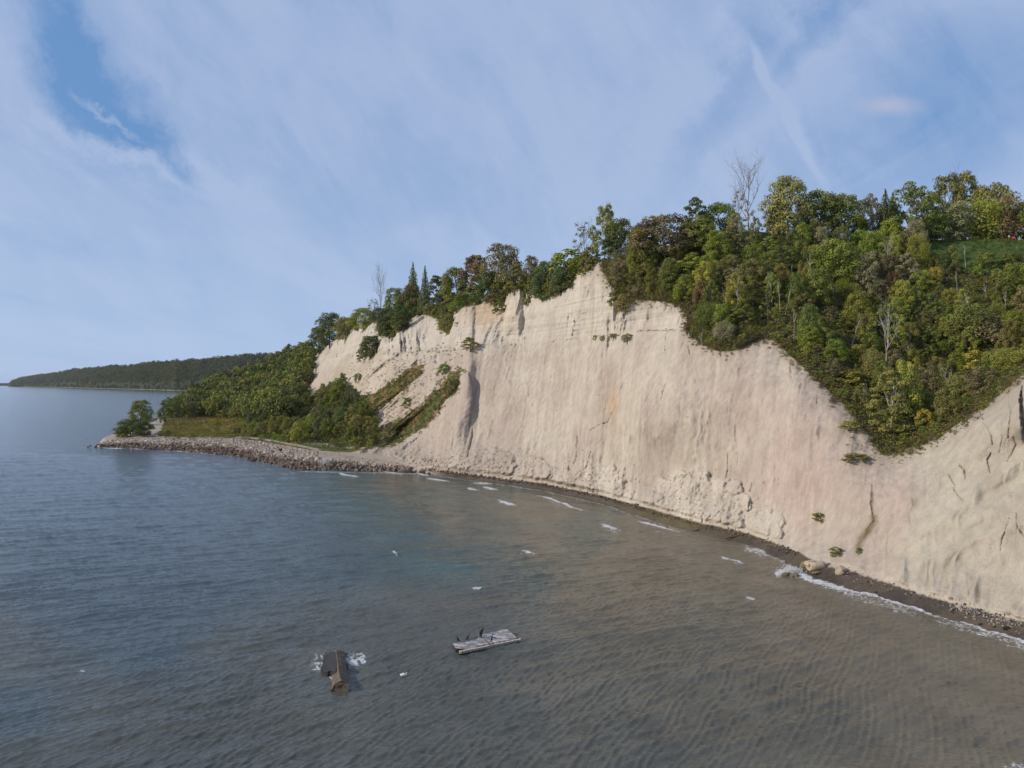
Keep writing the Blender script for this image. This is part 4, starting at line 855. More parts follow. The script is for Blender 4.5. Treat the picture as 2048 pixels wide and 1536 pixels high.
def mixcols(n, names, pts=None, seed=0, freq=.08):
    base_ = np.array([PALC[c] if isinstance(c, str) else c for c in names]); 
    if pts is not None:
        f = np.clip((fbm(pts[:, 0]*freq, pts[:, 1]*freq, pts[:, 2]*freq, seed, 3)+.5+RNG.normal(size=n)*.13), 0, .999); i = (f*len(names)).astype(int)
    else: i = RNG.integers(0, len(names), n)
    return base_[i]*(1.08+RNG.normal(size=(n, 1))*.15)*(1+RNG.normal(size=(n, 3))*.05)
def bushes(name, poly, n, smin, smax, names, seed, label, cat, hfac=.8, twig=.12, extra=None):
    u, v, P = sample(poly, n, extra); n = len(P); s_ = RNG.uniform(smin, smax, n); sc = np.c_[s_, s_, s_*hfac*RNG.uniform(.7, 1.3, n)]
    P[:, 2] -= .12*s_; return scatter(name, P, sc, mixcols(n, names, P, seed), np.where(RNG.random(n) < twig, 3, RNG.integers(0, 3, n)), NG_S, label, cat)
lawn = [(1846,484),(2420,478),(2420,545),(2060,560),(1960,545),(1860,520)]
BR = ['green', 'green', 'olive', 'brown', 'green', 'bright', 'olive', 'dark', 'olive', 'bright', 'brown']
bushes('undergrowth', VEG_R, 6200, 1.3, 3.2, BR, 301, 'dense mixed scrub and undergrowth covering the wooded slope', 'undergrowth', extra=lambda u, v: ~inpoly(u, v, lawn))
bushes('grass', lawn, 2600, .5, 1.3, [(.120,.165,.045), (.10,.145,.040), (.145,.170,.05)], 303, 'rough green grass and low growth on the slope below the lawn edge', 'grass', .35, 0)
u_, v_ = np.array([p[0] for p in VEG_R[:26]]), np.array([p[1] for p in VEG_R[:26]])
NFR = 3800
sd_ = RNG.uniform(0, 25, NFR); k0 = sd_.astype(int).clip(0, 24); fr = sd_-k0; rag = fbm(sd_*3.1, 0, 0, 71, 3); uu = u_[k0]*(1-fr)+u_[k0+1]*fr+RNG.normal(size=NFR)*6; vv_ = v_[k0]*(1-fr)+v_[k0+1]*fr-RNG.random(NFR)**1.4*34+RNG.normal(size=NFR)*3+6*rag+np.where(RNG.random(NFR) < .12, RNG.random(NFR)*22, 0)
P_ = np.array([ground(a, b_) for a, b_ in zip(uu, vv_)]); s_ = RNG.uniform(.5, 1.8, NFR)
scatter('vegetation', P_, np.c_[s_, s_, s_*.8], mixcols(NFR, [(.13,.10,.062), (.15,.125,.075), 'rust', (.12,.095,.055), 'olive', 'brown', (.12,.12,.05)], P_, 305, .15), np.where(RNG.random(NFR) < .4, 3, RNG.integers(0, 3, NFR)), NG_S, 'brownish scrub fringe along the cliff rim', 'undergrowth')
bushes('shrubbery', VEG_TOP, 2600, 3.0, 8.5, ['dark', 'green', 'olive', 'brown', 'green'], 307, 'tangled shrubs along the top of the left cliff', 'shrubbery', .8, .08)
LW = [(480,840),(500,872),(600,886),(700,896),(748,892),(752,850),(735,815),(700,778),(665,772),(640,775),(600,815),(560,850)]
bushes('shrubbery', LW, 1500, 2.5, 6, ['green', 'olive', 'dark', 'brown', 'green', 'bright'], 309, 'shrubs filling the lower wood behind the stone bank', 'shrubbery')
bushes('weeds', STRIP1, 520, 1.2, 3.4, ['olive', 'green', 'rust', 'yellow', 'brown', 'green'], 311, 'green and rusty weeds in the upper gully strip', 'weeds', .6, .1)
bushes('weeds', STRIP2, 900, 1.0, 3.0, ['brown', 'olive', 'rust', 'brown', 'green'], 313, 'brown scrub down the gully beside the earth fin', 'weeds', .6, .25)
bushes('weeds', [(690,735),(760,705),(900,690),(930,720),(900,800),(840,870),(760,860),(730,800)], 620, .5, 2.4, ['olive', 'green', 'brown', 'green'], 315, 'scattered tufts on the pale gully slope', 'weeds', .6, .1)
bushes('weeds', [(1690,836),(1745,880),(1768,930),(1720,935),(1690,920),(1700,880)], 60, .35, .9, ['olive', 'lime', 'brown'], 316, 'sparse tufts on bare clay left of the wooded point', 'weeds', .5, .3)
bushes('weeds', [(1765,900),(1850,884),(1900,858),(1960,820),(1968,828),(1900,875),(1850,905),(1790,930)], 170, .3, .9, ['olive', 'green', 'brown'], 317, 'tufts along the upper edge of the right buttress', 'weeds', .5, .3)
# ledge tufts
lu = RNG.uniform(765, 1385, 330); lu = lu[(fbm(lu/22, lu*0, 0, 77, 3) > -.12)]; lv = np.interp(lu, [p[0] for p in LEDGE], [p[1] for p in LEDGE])+RNG.normal(size=len(lu))*1.2
P_ = np.array([ground(a, b_) for a, b_ in zip(lu, lv)]); s_ = RNG.uniform(.35, 1.0, len(P_))*np.where(lu < 930, 1.5, 1)
scatter('weeds', P_, np.c_[s_, s_, s_*.55], mixcols(len(P_), ['olive', 'brown', 'green'], P_, 319, .3), RNG.integers(0, 3, len(P_)), NG_S, 'thin line of plants growing along the cliff ledge', 'weeds')
bushes('wildflowers', [(318,872),(330,838),(400,833),(486,838),(505,868),(478,876),(400,874),(325,873)], 2300, 1.2, 3.6, [(.20,.19,.06), (.30,.235,.05), (.17,.18,.055), (.33,.25,.05), (.15,.17,.05)], 321, 'goldenrod meadow in bloom behind the stone bank', 'meadow', .45, .1)
bushes('weeds', BANK, 300, .8, 1.8, ['green', 'olive', (.13,.14,.045)], 323, 'green weeds on the bank beside the shore path', 'weeds', .4, 0)
# the wood beyond the meadow
FW = [(330,836),(420,832),(486,836),(560,848),(606,812),(588,808),(612,772),(620,705),(580,714),(540,728),(500,747),(450,767),(400,790),(345,822)]
u, v, P = sample(FW, 1150); n = len(P); s_ = RNG.uniform(8, 15, n)
s_ *= 1.35; scatter('forest', P-np.array((0, 0, 1.5)), np.c_[s_, s_, s_*RNG.uniform(.8, 1.25, n)], mixcols(n, ['dark', 'green', 'dark', 'olive', 'green', 'dark', 'lime', 'dark'], None)*.95, RNG.integers(0, 3, n), NG_F, 'dense wood covering the receding slope beyond the meadow', 'forest')
ju = RNG.integers(5, len(hu)-1, 5200); ji = RNG.uniform(1.2, hr-1, 5200); i0 = ji.astype(int).clip(0, hr-2); fr = (ji-i0)[:, None]; jf = RNG.random(5200)[:, None]
P = (HG[i0, ju-1]*(1-jf)+HG[i0, ju]*jf)*(1-fr)+(HG[i0+1, ju-1]*(1-jf)+HG[i0+1, ju]*jf)*fr; n = len(P); s_ = RNG.uniform(.0042, .0078, n)*np.maximum(P[:, 1], 3500)**1.0; s_ = np.minimum(s_, 42)
scatter('forest', P-np.array((0, 0, 4)), np.c_[s_, s_, s_*RNG.uniform(.7, 1.0, n)], mixcols(n, ['dark', 'green', 'dark', 'olive', 'dark'], P, 327, .003)*.8, RNG.integers(0, 3, n), NG_F, 'dark forest covering the distant headland', 'forest')
print('plants done')
# ------------------------------------------------------------------ stones
def hull_rock(seed, n=13, flat=.62, mat=None, name='rock'):
    rng = np.random.default_rng(seed); import bmesh
    bm = bmesh.new(); p = rng.normal(size=(n, 3)); p /= np.linalg.norm(p, axis=1)[:, None]; p *= rng.uniform(.78, 1.12, (n, 1))*np.array((.5, .42, .5*flat))
    for q_ in p: bm.verts.new(q_)
    r_ = bmesh.ops.convex_hull(bm, input=bm.verts); bmesh.ops.delete(bm, geom=[g_ for g_ in r_['geom_interior'] if isinstance(g_, bmesh.types.BMVert)], context='VERTS')
    me = bpy.data.meshes.new(name); bm.to_mesh(me); bm.free()
    if mat: me.materials.append(mat)
    return me
def stone_mat(name, src_):
    m, q, out = new_mat(name); co = q.node('ShaderNodeTexCoord').outputs['Object']
    c = q.node('ShaderNodeObjectInfo').outputs['Color'] if src_ == 'o' else q.node('ShaderNodeAttribute', attribute_name='Col').outputs[0]
    geo = q.node('ShaderNodeNewGeometry').outputs['Position']; n = q.noise(geo, 1.6, 5, .65); n2 = q.noise(geo, 7, 4, .6)
    c = q.mix(1.0, c, q.mix(q.maprange(n, .3, .7), (.72, .70, .68, 1), (1.15, 1.13, 1.1, 1)), 'MULTIPLY')
    bsdf(q, out, c, .9, .2, bump(q, n2, .6, .12)); return m
M_rock = stone_mat('rock', 'o'); M_rockj = stone_mat('rock_joined', 'a')
ROCKS = [hull_rock(500+i, 12+i % 4, .6+.05*(i % 4), M_rock) for i in range(10)]
def tris_of(me):
    v = np.empty(len(me.vertices)*3, np.float32); me.vertices.foreach_get('co', v); me.calc_loop_triangles(); f = np.empty(len(me.loop_triangles)*3, np.int32); me.loop_triangles.foreach_get('vertices', f); return v.reshape(-1, 3), f.reshape(-1, 3)
RT = [tris_of(m_) for m_ in ROCKS]
def rotm(rng):
    q_ = rng.normal(size=4); q_ /= np.linalg.norm(q_); w, x, y, z = q_
    return np.array([[1-2*(y*y+z*z), 2*(x*y-z*w), 2*(x*z+y*w)], [2*(x*y+z*w), 1-2*(x*x+z*z), 2*(y*z-x*w)], [2*(x*z-y*w), 2*(y*z+x*w), 1-2*(x*x+y*y)]])
def joined_rocks(name, P, s, cols_, parent=None, seed=1, label=None, cat=None, flatrot=False):
    rng = np.random.default_rng(seed); Vs = []; Fs = []; Cs = []; b = 0
    for p, s_, c_ in zip(P, s, cols_):
        v, f = RT[int(rng.integers(len(RT)))]; a = rng.uniform(0, 6.28); M_ = rotm(rng) if not flatrot else np.array([[math.cos(a), -math.sin(a), 0], [math.sin(a), math.cos(a), 0], [0, 0, 1]])
        Vs.append(v @ M_.T*s_+p); Fs.append(f+b); Cs.append(np.repeat([c_], len(v), 0)); b += len(v)
    me = mesh_np(name, np.concatenate(Vs), np.concatenate(Fs), False); vcol(me, 'Col', np.concatenate(Cs)); o = link(name, me, M_rockj, parent); o['kind'] = 'stuff'
    if label: tag(o, label, cat)
    return o
rng = np.random.default_rng(900)
rev = empty('rock_revetment', ground(640, 925)); tag(rev, 'long stone bank of pale boulders with dark wet rocks at the waterline', 'stone bank')
bpy.context.view_layer.update(); inv_rev = rev.matrix_world.inverted()
st_ = []
# walk along the bank in metres
lenu = np.linspace(178, 866, 900); A = np.array([px2w(u, pl(WL, u)+.6, H*F/(pl(WL, u)+.6-V0)) for u in lenu]); Bk = np.array([ground(u, pl(TOE, u)+1.5) for u in lenu])
seg = np.r_[0, np.cumsum(np.linalg.norm(np.diff(A[:, :2], axis=0), axis=1))]
for s0 in np.arange(0, seg[-1], 1.75):
    u = np.interp(s0, seg, lenu); a = np.array([np.interp(s0, seg, A[:, k_]) for k_ in range(3)]); b_ = np.array([np.interp(s0, seg, Bk[:, k_]) for k_ in range(3)])
    L_ = np.linalg.norm(b_-a); wband = min(L_, 60 if u < 560 else 44); 
    for t0 in np.arange(0, wband, 1.9):
        k_ = (t0+rng.uniform(-.6, .6))/max(L_, 1); k_ = max(k_, -.02); p = a+(b_-a)*k_; p[:2] += rng.normal(size=2)*.45; vv = V0+(H-p[2])*F/p[1]; uu = U0+p[0]/p[1]*F
        g_ = ground(uu, vv); zz = max(np.interp(k_, [0, .12, 1], [-.05, .9, 0])*1.0, 0)+g_[2]*1.0; big_ = rng.uniform(1.7, 3.0) if k_ < .5 else rng.uniform(1.1, 2.3)
        if u > 640 and k_ > .55: big_ *= .6
        st_.append((p[0], p[1], max(zz-.1, .1), big_, k_, u))
st_ = np.array(st_); wetn = fbm(st_[:, 0]/9, st_[:, 1]/9, 0, 7, 3); dark_ = sstep(.42, .20, st_[:, 4]+.22*wetn)
pal_ = np.array((.44, .37, .31)); wetc = np.array((.17, .13, .10)); cc_ = pal_*(1-dark_[:, None])+wetc*dark_[:, None]; cc_ *= (1+rng.normal(size=(len(cc_), 1))*.16)*(1+rng.normal(size=(len(cc_), 3))*.03)
px_ = st_[:, 3]/st_[:, 1]; order = np.argsort(-px_); topn = order[:300]; rest = order[300:]
for i in topn:
    o = link('rock', ROCKS[int(rng.integers(10))], None, rev); o.location = inv_rev @ Vector(st_[i, :3]); o.rotation_euler = tuple(rng.uniform(0, 6.28, 3)); s_ = st_[i, 3]; o.scale = (s_*1.1, s_, s_); o.color = (*cc_[i], 1)
o = joined_rocks('stone', st_[rest, :3]-np.array(rev.location), st_[rest, 3], cc_[rest], rev, 3)
print('stones', len(st_))
# clay rubble of the slumps
def rubble(name, cu, cv, ru, rv, n, smin, smax, colr_, label, seed, cond=None):
    rg = np.random.default_rng(seed); u = cu+rg.normal(size=n)*ru*.5; v = cv+rg.normal(size=n)*rv*.5; k_ = v < pl(TOE, u)-1; u, v = u[k_], v[k_]
    P = np.array([ground(a, b_) for a, b_ in zip(u, v)]); s_ = smin+(smax-smin)*rg.random(len(P))**2.5; P[:, 2] -= s_*.1
    return joined_rocks(name, P, s_, np.array(colr_)*(1+rg.normal(size=(len(P), 1))*.08), None, seed, label, 'rubble')
rubble('rubble', 1385, 1010, 125, 58, 1100, .15, .75, (.42, .355, .28), 'pale clay blocks of the largest slump at the cliff foot', 51)
rubble('rubble', 1165, 965, 92, 44, 850, .18, .9, (.40, .32, .25), 'clay blocks of the middle slump at the cliff foot', 52)
rubble('rubble', 975, 928, 80, 34, 700, .2, 1.0, (.37, .295, .23), 'broken clay blocks of the slump below the earth fin', 53)
rubble('rubble', 860, 925, 60, 20, 400, .3, 1.6, (.36, .29, .23), 'loose stones where the stone bank meets the cliff', 54)
rubble('rubble', 760, 850, 130, 60, 500, .3, 1.3, (.40, .33, .27), 'pale stones strewn over the gully slope', 55)
# pebbles and cobbles on the beach
def strew(name, pts, n, w, smin, smax, colr_, label, cat, seed, lift=0):
    rg = np.random.default_rng(seed); q_ = rg.random(n)*(len(pts)-1); i = q_.astype(int); f = q_-i; Pp = np.array(pts, float); u = Pp[i, 0]*(1-f)+Pp[i+1, 0]*f; v = Pp[i, 1]*(1-f)+Pp[i+1, 1]*f+rg.normal(size=n)*w
    v = np.minimum(v, pl(WL, u)-1); P = np.array([ground(a, b_) for a, b_ in zip(u, v)]); s_ = smin+(smax-smin)*rg.random(n)**3; P[:, 2] += s_*.12+lift
    c_ = np.array([colr_[k_] for k_ in rg.integers(0, len(colr_), n)])*(1+rg.normal(size=(n, 1))*.15); return joined_rocks(name, P, s_, c_, None, seed, label, cat)
strew('pebbles', [(1900,1212),(1960,1226),(2048,1250),(2200,1306)], 1500, 3.2, .10, .55, [(.30,.27,.24), (.12,.10,.085), (.40,.37,.33), (.07,.06,.05)], 'band of mixed pebbles along the foot of the right buttress', 'pebbles', 61)
strew('pebbles', [(1690,1148),(1760,1166),(1840,1192),(1960,1236),(2048,1266)], 420, 6, .08, .5, [(.30,.27,.24), (.08,.07,.055), (.36,.30,.25)], 'scattered stones on the dark wet beach', 'pebbles', 62)
strew('cobbles', [(850,938),(950,952),(1080,969),(1200,994),(1290,1020)], 1500, 1.8, .25, 1.0, [(.10,.08,.065), (.16,.125,.10), (.07,.055,.045)], 'dark cobbles along the waterline below the middle cliff', 'cobbles', 63)
strew('cobbles', [(1290,1022),(1400,1050),(1500,1074),(1600,1112)], 800, 3.0, .15, .8, [(.13,.105,.06), (.16,.13,.075), (.08,.065,.05)], 'brownish stones and weed at the foot of the largest slump', 'cobbles', 64)
# single boulders
BIG = [hull_rock(700+i, 40, .7, M_rock, 'boulder') for i in range(5)]
def boulder(u, v, wm, col_, label, i=0, hs=.7, rz=0, sink=.25, name='boulder', group='boulders at the cliff foot', wl=False):
    p = np.array(ground(u, v)) if not wl else np.array(px2w(u, v, H*F/(v-V0))); o = link(name, BIG[i % 5]); o.location = (p[0], p[1], p[2]+wm*hs*(.5-sink)*.7); o.scale = (wm, wm*.8, wm*hs*1.4); o.rotation_euler = (0, 0, rz); o.color = (*col_, 1)
    tag(o, label, 'boulder', group); return o
boulder(1612, 1136, 2.5, (.20, .165, .09), 'brown mossy boulder at the left of the pale boulder pile on the beach', 0, .75)
boulder(1682, 1146, 2.5, (.46, .38, .28), 'pale squared boulder alone against the cliff foot', 1, .8, .4)
boulder(1572, 1150, 1.8, (.16, .125, .09), 'wet brown rock awash in the surf, left one', 2, .5, 0, .3, wl=True); boulder(1590, 1153, 2.2, (.20, .16, .11), 'wet brown rock awash in the surf, right one', 3, .5, 1, .3, wl=True)
boulder(1632, 1147, 2.2, (.24, .17, .09), 'flat ochre rock under the hollow pale block', 4, .4, .2)
boulder(2013, 1258, 1.15, (.035, .035, .025), 'dark weedy rock on the beach by the breaking wave', 0, .5)
boulder(1989, 1254, .55, (.05, .045, .03), 'small dark stone just left of the dark weedy rock', 1, .5); boulder(1961, 1249, .8, (.045, .04, .03), 'flat dark stone between foam and pebbles', 2, .4)
boulder(1745, 1168, .5, (.35, .32, .29), 'small pale stone below the pale squared boulder', 3, .6); boulder(1752, 1185, .6, (.06, .05, .04), 'small dark stone mid-beach right of the pale boulder', 4, .6)
boulder(1919, 1214, .7, (.40, .36, .30), 'pale stone where the pebble band begins', 1, .6)
boulder(561, 902, 2.2, (.03, .027, .025), 'dark hole-like rock on top of the stone bank', 0, .8, group='dark rocks on the stone bank'); boulder(432, 904, 2.6, (.06, .05, .045), 'dark rock in the water off the stone bank, left one', 1, .5, wl=True, sink=.2, group='dark rocks on the stone bank'); boulder(508, 922, 4.2, (.07, .055, .045), 'dark rock in the water off the stone bank, right one', 2, .4, wl=True, sink=.2, group='dark rocks on the stone bank')
# hollow pale block: a broken concrete pipe lying on the beach
def box_bm(bm, c, s, rz=0, jit=0, rg=None):
    import bmesh; r_ = bmesh.ops.create_cube(bm, size=1); vs = r_['verts']; ca, sa = math.cos(rz), math.sin(rz)
    for v in vs:
        x, y, z = v.co.x*s[0], v.co.y*s[1], v.co.z*s[2]
        if jit: x += rg.normal()*jit; y += rg.normal()*jit; z += rg.normal()*jit
        v.co = (c[0]+x*ca-y*sa, c[1]+x*sa+y*ca, c[2]+z)
    return vs
def bm_obj(name, bm, mat, parent=None, smooth=False):
    me = bpy.data.meshes.new(name); bm.to_mesh(me); bm.free(); me.polygons.foreach_set('use_smooth', [smooth]*len(me.polygons)); return link(name, me, mat, parent)
import bmesh
M_pale = simple_mat('pale_stone', (.52, .44, .33), .9, .2, 1.2, .6, .08, (.42, .30, .20)); M_conc = simple_mat('old_concrete', (.175, .135, .098), .9, .35, 1.4, .7, .06, (.095, .08, .065))
M_concd = simple_mat('dark_wet_concrete', (.055, .048, .045), .55, .3, 1.5, .5, .05); M_rust = simple_mat('rusty_steel', (.16, .075, .03), .8, .4, 5, .5, .02)
g0 = ground(1634, 1138); pb = empty('broken_culvert', g0, .15); tag(pb, 'pale hollow cylinder of broken concrete lying on the boulder pile', 'culvert')
bm = bmesh.new(); N_ = 20; ringo = []; rg = np.random.default_rng(4)
for x, ro, ri in ((-1.7, 1.0, .7), (-.5, 1.02, .7), (.75, .98, .66), (1.15, .95, .6)):
    ringo.append([[bm.verts.new((x+rg.normal()*.04, math.cos(2*math.pi*k_/N_)*r_*.95, .55+math.sin(2*math.pi*k_/N_)*r_*.8)) for k_ in range(N_)] for r_ in (ro, ri)])
for a, b_ in zip(ringo[:-1], ringo[1:]):
    for k_ in range(N_):
        k2 = (k_+1) % N_; bm.faces.new((a[0][k_], b_[0][k_], b_[0][k2], a[0][k2])); bm.faces.new((a[1][k2], b_[1][k2], b_[1][k_], a[1][k_]))
for r_ in (ringo[0], ringo[-1]):
    for k_ in range(N_): k2 = (k_+1) % N_; bm.faces.new((r_[0][k_], r_[0][k2], r_[1][k2], r_[1][k_]))
bmesh.ops.recalc_face_normals(bm, faces=bm.faces); bm_obj('pipe', bm, M_pale, pb, True)
bm = bmesh.new(); box_bm(bm, (-.9, .5, 1.0), (1.7, 1.3, .8), .1, .12, rg); bm_obj('slab', bm, M_pale, pb); bm = bmesh.new(); box_bm(bm, (1.75, .2, .5), (.9, 1.2, 1.1), .3, .15, rg); bm_obj('slab', bm, M_pale, pb)
# driftwood
DRM = mesh_np('log', *[np.array(a) for a in tubes([((-.5, 0, 0), .035, (0, .03, .02), .032), ((0, .03, .02), .032, (.5, 0, .06), .02), ((.1, .03, .02), .015, (.3, .16, .16), .008)], 6)]); DRM.materials.append(M_bark)
for u, v, L_, rz, rx, lab in [(1405,1040,3.4,1.2,.0,'dark log leaning against the foot of the largest slump'),(1468,1076,4.2,.3,0,'branching driftwood at the waterline below the bare spur'),(1472,1066,2.4,1.4,0,'driftwood branch sticking up behind the lower one'),(1395,1062,3.5,.5,0,'low driftwood log by the brown weed'),(1700,1150,2.6,-.4,0,'thin driftwood stick beside the pale squared boulder'),(1905,1222,2.2,.8,0,'driftwood piece near the start of the pebble band')]:
    p = ground(u, v); o = link('driftwood', DRM); o.location = (p[0], p[1], p[2]+.15); o.scale = (L_,)*3; o.rotation_euler = (0, -.9 if 'lean' in lab or 'sticking' in lab else -.08, rz); tag(o, lab, 'driftwood', 'driftwood on the beach')
# ------------------------------------------------------------------ stranded concrete beam with its tilted slab
def at(u, v, z): Y_ = (H-z)*F/(v-V0); return Vector(((u-U0)/F*Y_, Y_, z))
base = at(680, 1345, 0); bb = empty('concrete_beam', base); tag(bb, 'dark weathered concrete beam stranded in the lake with a tilted slab on its left', 'concrete block')
near_ = dict(r=at(681, 1361, 1.15), rt=at(697, 1371, .55), lf=at(663, 1379, .0)); far_ = dict(r=at(672, 1300, .85), rt=at(689, 1303, .45), lf=at(667, 1304, .25))
bm = bmesh.new(); rows_ = []; rg = np.random.default_rng(8); NS = 26
for i in range(NS+1):
    f = i/NS; P_ = {k_: near_[k_].lerp(far_[k_], f) for k_ in near_}
    x = -(far_['r']-near_['r']).normalized(); side = Vector((x.y, -x.x, 0)).normalized()
    rr = [P_['lf']+Vector((-.12, 0, -1.2)), P_['lf']+Vector((0, 0, -.02)), P_['lf'].lerp(P_['r'], .55)+Vector((0, 0, .05)), P_['r'], P_['r'].lerp(P_['rt'], .5)+Vector((0, 0, .03)), P_['rt'], P_['rt']+Vector((.08, 0, -.55)), P_['rt']+Vector((.1, 0, -1.5))]
    e = .10 if i in (0,) else .018
    rows_.append([bm.verts.new((p-base)+Vector(rg.normal(size=3)*e)) for p in rr])
for a, b_ in zip(rows_[:-1], rows_[1:]):
    for k_ in range(len(a)-1): bm.faces.new((a[k_], a[k_+1], b_[k_+1], b_[k_]))
bm.faces.new(list(reversed(rows_[0]))); bm.faces.new(rows_[-1]); bmesh.ops.recalc_face_normals(bm, faces=bm.faces); bm_obj('beam', bm, M_conc, bb)
bm = bmesh.new(); rg = np.random.default_rng(3)
tp = [at(671, 1303, .75), at(662, 1304, .55), at(647, 1314, .35), at(645, 1330, .30), at(641, 1339, .32), at(646, 1344, .30), at(655, 1344, .42), at(660, 1341, .55), at(671, 1343, .85), at(674, 1325, .92)]
tv_ = [bm.verts.new(p-base) for p in tp]; bv_ = [bm.verts.new(p-base+Vector((0, 0, -.95))) for p in tp]; bm.faces.new(tv_); bm.faces.new(list(reversed(bv_)))
for k_ in range(len(tp)): k2 = (k_+1) % len(tp); bm.faces.new((tv_[k_], bv_[k_], bv_[k2], tv_[k2]))
bmesh.ops.recalc_face_normals(bm, faces=bm.faces); bm_obj('slab', bm, M_concd, bb)
bm = bmesh.new(); c = at(692, 1331, .25)-base; box_bm(bm, c, (.35, .8, .55), .1, .02, rg); bm_obj('bracket', bm, M_concd, bb)
for i, (u, v, z, s_) in enumerate([(668,1374,.25,.45),(674,1371,.45,.5),(681,1372,.4,.55),(688,1372,.35,.5),(693,1370,.45,.4),(678,1376,.15,.45),(685,1377,.1,.4),(671,1378,.05,.4)]):
    o = link('broken_edge', BIG[i % 5], None, bb); o.location = at(u, v, z)-base; o.scale = (s_,)*3; o.color = ((.20, .14, .06, 1), (.30, .22, .09, 1), (.10, .07, .04, 1))[i % 3]; o.rotation_euler = tuple(rg.uniform(0, 6, 3))
for i in range(7):
    p = at(667+i*4.4, 1372-(i % 3), .5)-base; V_, F_ = tubes([((0, 0, 0), .035, (rg.normal()*.12, -.25, .12+rg.random()*.2), .03)], 5); o = link('steel_bar', mesh_np('steel_bar', V_, F_), M_rust, bb); o.location = p
# ------------------------------------------------------------------ guano-white wreck platform with its birds
m, q, out = new_mat('guano_concrete'); co = q.node('ShaderNodeTexCoord').outputs['Object']; rotv = q.node('ShaderNodeMapping'); rotv.inputs['Rotation'].default_value = (0, 0, -.55); rotv.inputs['Scale'].default_value = (.6, 1.6, 1); q.l.new(co, rotv.inputs[0])
n = q.noise(rotv.outputs[0], 1.5, 6, .68, .8); n2 = q.noise(co, 7, 4, .6); c = q.mix(q.maprange(n, .40, .62), (.235, .205, .20, 1), (.62, .60, .58, 1)); c = q.mix(q.maprange(n2, .4, .75, 0, .45), c, (.16, .135, .12, 1)); bsdf(q, out, c, .9, .2, bump(q, n2, .5, .04)); M_guano = m
M_hull = simple_mat('stained_hull', (.045, .032, .034), .8, .3, 2, .5, .04, (.065, .045, .03)); M_rib = simple_mat('encrusted_rib', (.72, .66, .56), .9, .35, 6, .5, .02, (.22, .13, .07))
base = at(972, 1290, 0); pf = empty('stranded_platform', base); tag(pf, 'broken flat platform in the lake, whitened by birds, with a toothed near edge', 'platform')
dk = [(905,1288,0.63),(908,1286,0.63),(930,1283,0.63),(954,1278,0.63),(960,1273,0.73),(968,1268,0.83),(985,1264,0.78),(1008,1257.5,0.73),(1014,1258.5,0.68),(1024,1266,0.48),(1034,1276,0.30),(1010,1284,0.30),(984,1291,0.30),(955,1297,0.30),(925,1298,0.50),(912,1297,0.58)]
bm = bmesh.new(); cen = sum((at(*p) for p in dk), Vector())/len(dk)-base; tv_ = [bm.verts.new(at(*p)-base) for p in dk]; 
rings = [tv_]
for f in (.7, .4): rings.append([bm.verts.new((v.co-cen)*f+cen+Vector((0, 0, rg.normal()*.035))) for v in tv_])
cv_ = bm.verts.new(cen+Vector((0, 0, .04)))
for a, b_ in zip(rings[:-1], rings[1:]):
    for k_ in range(len(a)): k2 = (k_+1) % len(a); bm.faces.new((a[k_], a[k2], b_[k2], b_[k_]))
for k_ in range(len(tv_)): bm.faces.new((rings[-1][k_], rings[-1][(k_+1) % len(tv_)], cv_))
bmesh.ops.recalc_face_normals(bm, faces=bm.faces); me_ = bm_obj('deck', bm, M_guano, pf)
bm = bmesh.new(); tv_ = [bm.verts.new(at(*p)-base+Vector((0, 0, -.004))) for p in dk]; lo = [bm.verts.new(at(*p)-base+Vector((0, 0, -1.6))) for p in dk]
for k_ in range(len(dk)): k2 = (k_+1) % len(dk); bm.faces.new((tv_[k_], lo[k_], lo[k2], tv_[k2]))
bmesh.ops.recalc_face_normals(bm, faces=bm.faces); bm_obj('hull', bm, M_hull, pf)
# low lip between deck and the toothed rim
rimA, rimB = at(918, 1306, .22), at(1041, 1280.5, .22); dA, dB = at(924, 1300, .30), at(1036, 1277.5, .30)
bm = bmesh.new(); pts_ = [rimA, rimB, dB, dA]; tv_ = [bm.verts.new(p-base+Vector((0, 0, .10))) for p in pts_]; lo = [bm.verts.new(p-base+Vector((0, 0, -.9))) for p in pts_]; bm.faces.new(tv_)
for k_ in range(4): k2 = (k_+1) % 4; bm.faces.new((tv_[k_], lo[k_], lo[k2], tv_[k2]))
bmesh.ops.recalc_face_normals(bm, faces=bm.faces); bm_obj('lower_edge', bm, M_hull, pf)
ax = (rimB-rimA); ang = math.atan2(ax.y, ax.x); NRB = 45; bm = bmesh.new(); box_bm(bm, (0, 0, 0), (ax.length/NRB*.55, .34, .36), 0); bmesh.ops.bevel(bm, geom=list(bm.edges), offset=.02, segments=1, affect='EDGES'); rib0 = bm_obj('rib', bm, M_rib, pf)
nrm = Vector((ax.y, -ax.x, 0)).normalized()
for i in range(NRB):
    o = rib0 if i == 0 else link('rib', rib0.data, None, pf); o.location = rimA+ax*((i+.5)/NRB)+nrm*.09-base+Vector((0, 0, .10)); o.rotation_euler = (rg.normal()*.05, rg.normal()*.06, ang); o.scale = (1, 1, rg.uniform(.8, 1.1))
def rod(name, pts_, r_, mat, parent): V_, F_ = tubes([(pts_[i], r_, pts_[i+1], r_) for i in range(len(pts_)-1)], 6); return link(name, mesh_np(name, V_, F_), mat, parent)
rod('cross_bar', [at(967, 1277, .92)-base, at(983, 1290.5, .82)-base], .06, M_rust, pf)
M_post = simple_mat('weathered_post', (.34, .30, .20), .9, .3, 4)
rod('bent_post', [at(959, 1274, .7)-base, at(957.5, 1271, .95)-base, at(958.5, 1267, 1.5)-base, at(957.5, 1264, 1.8)-base], .09, M_post, pf)
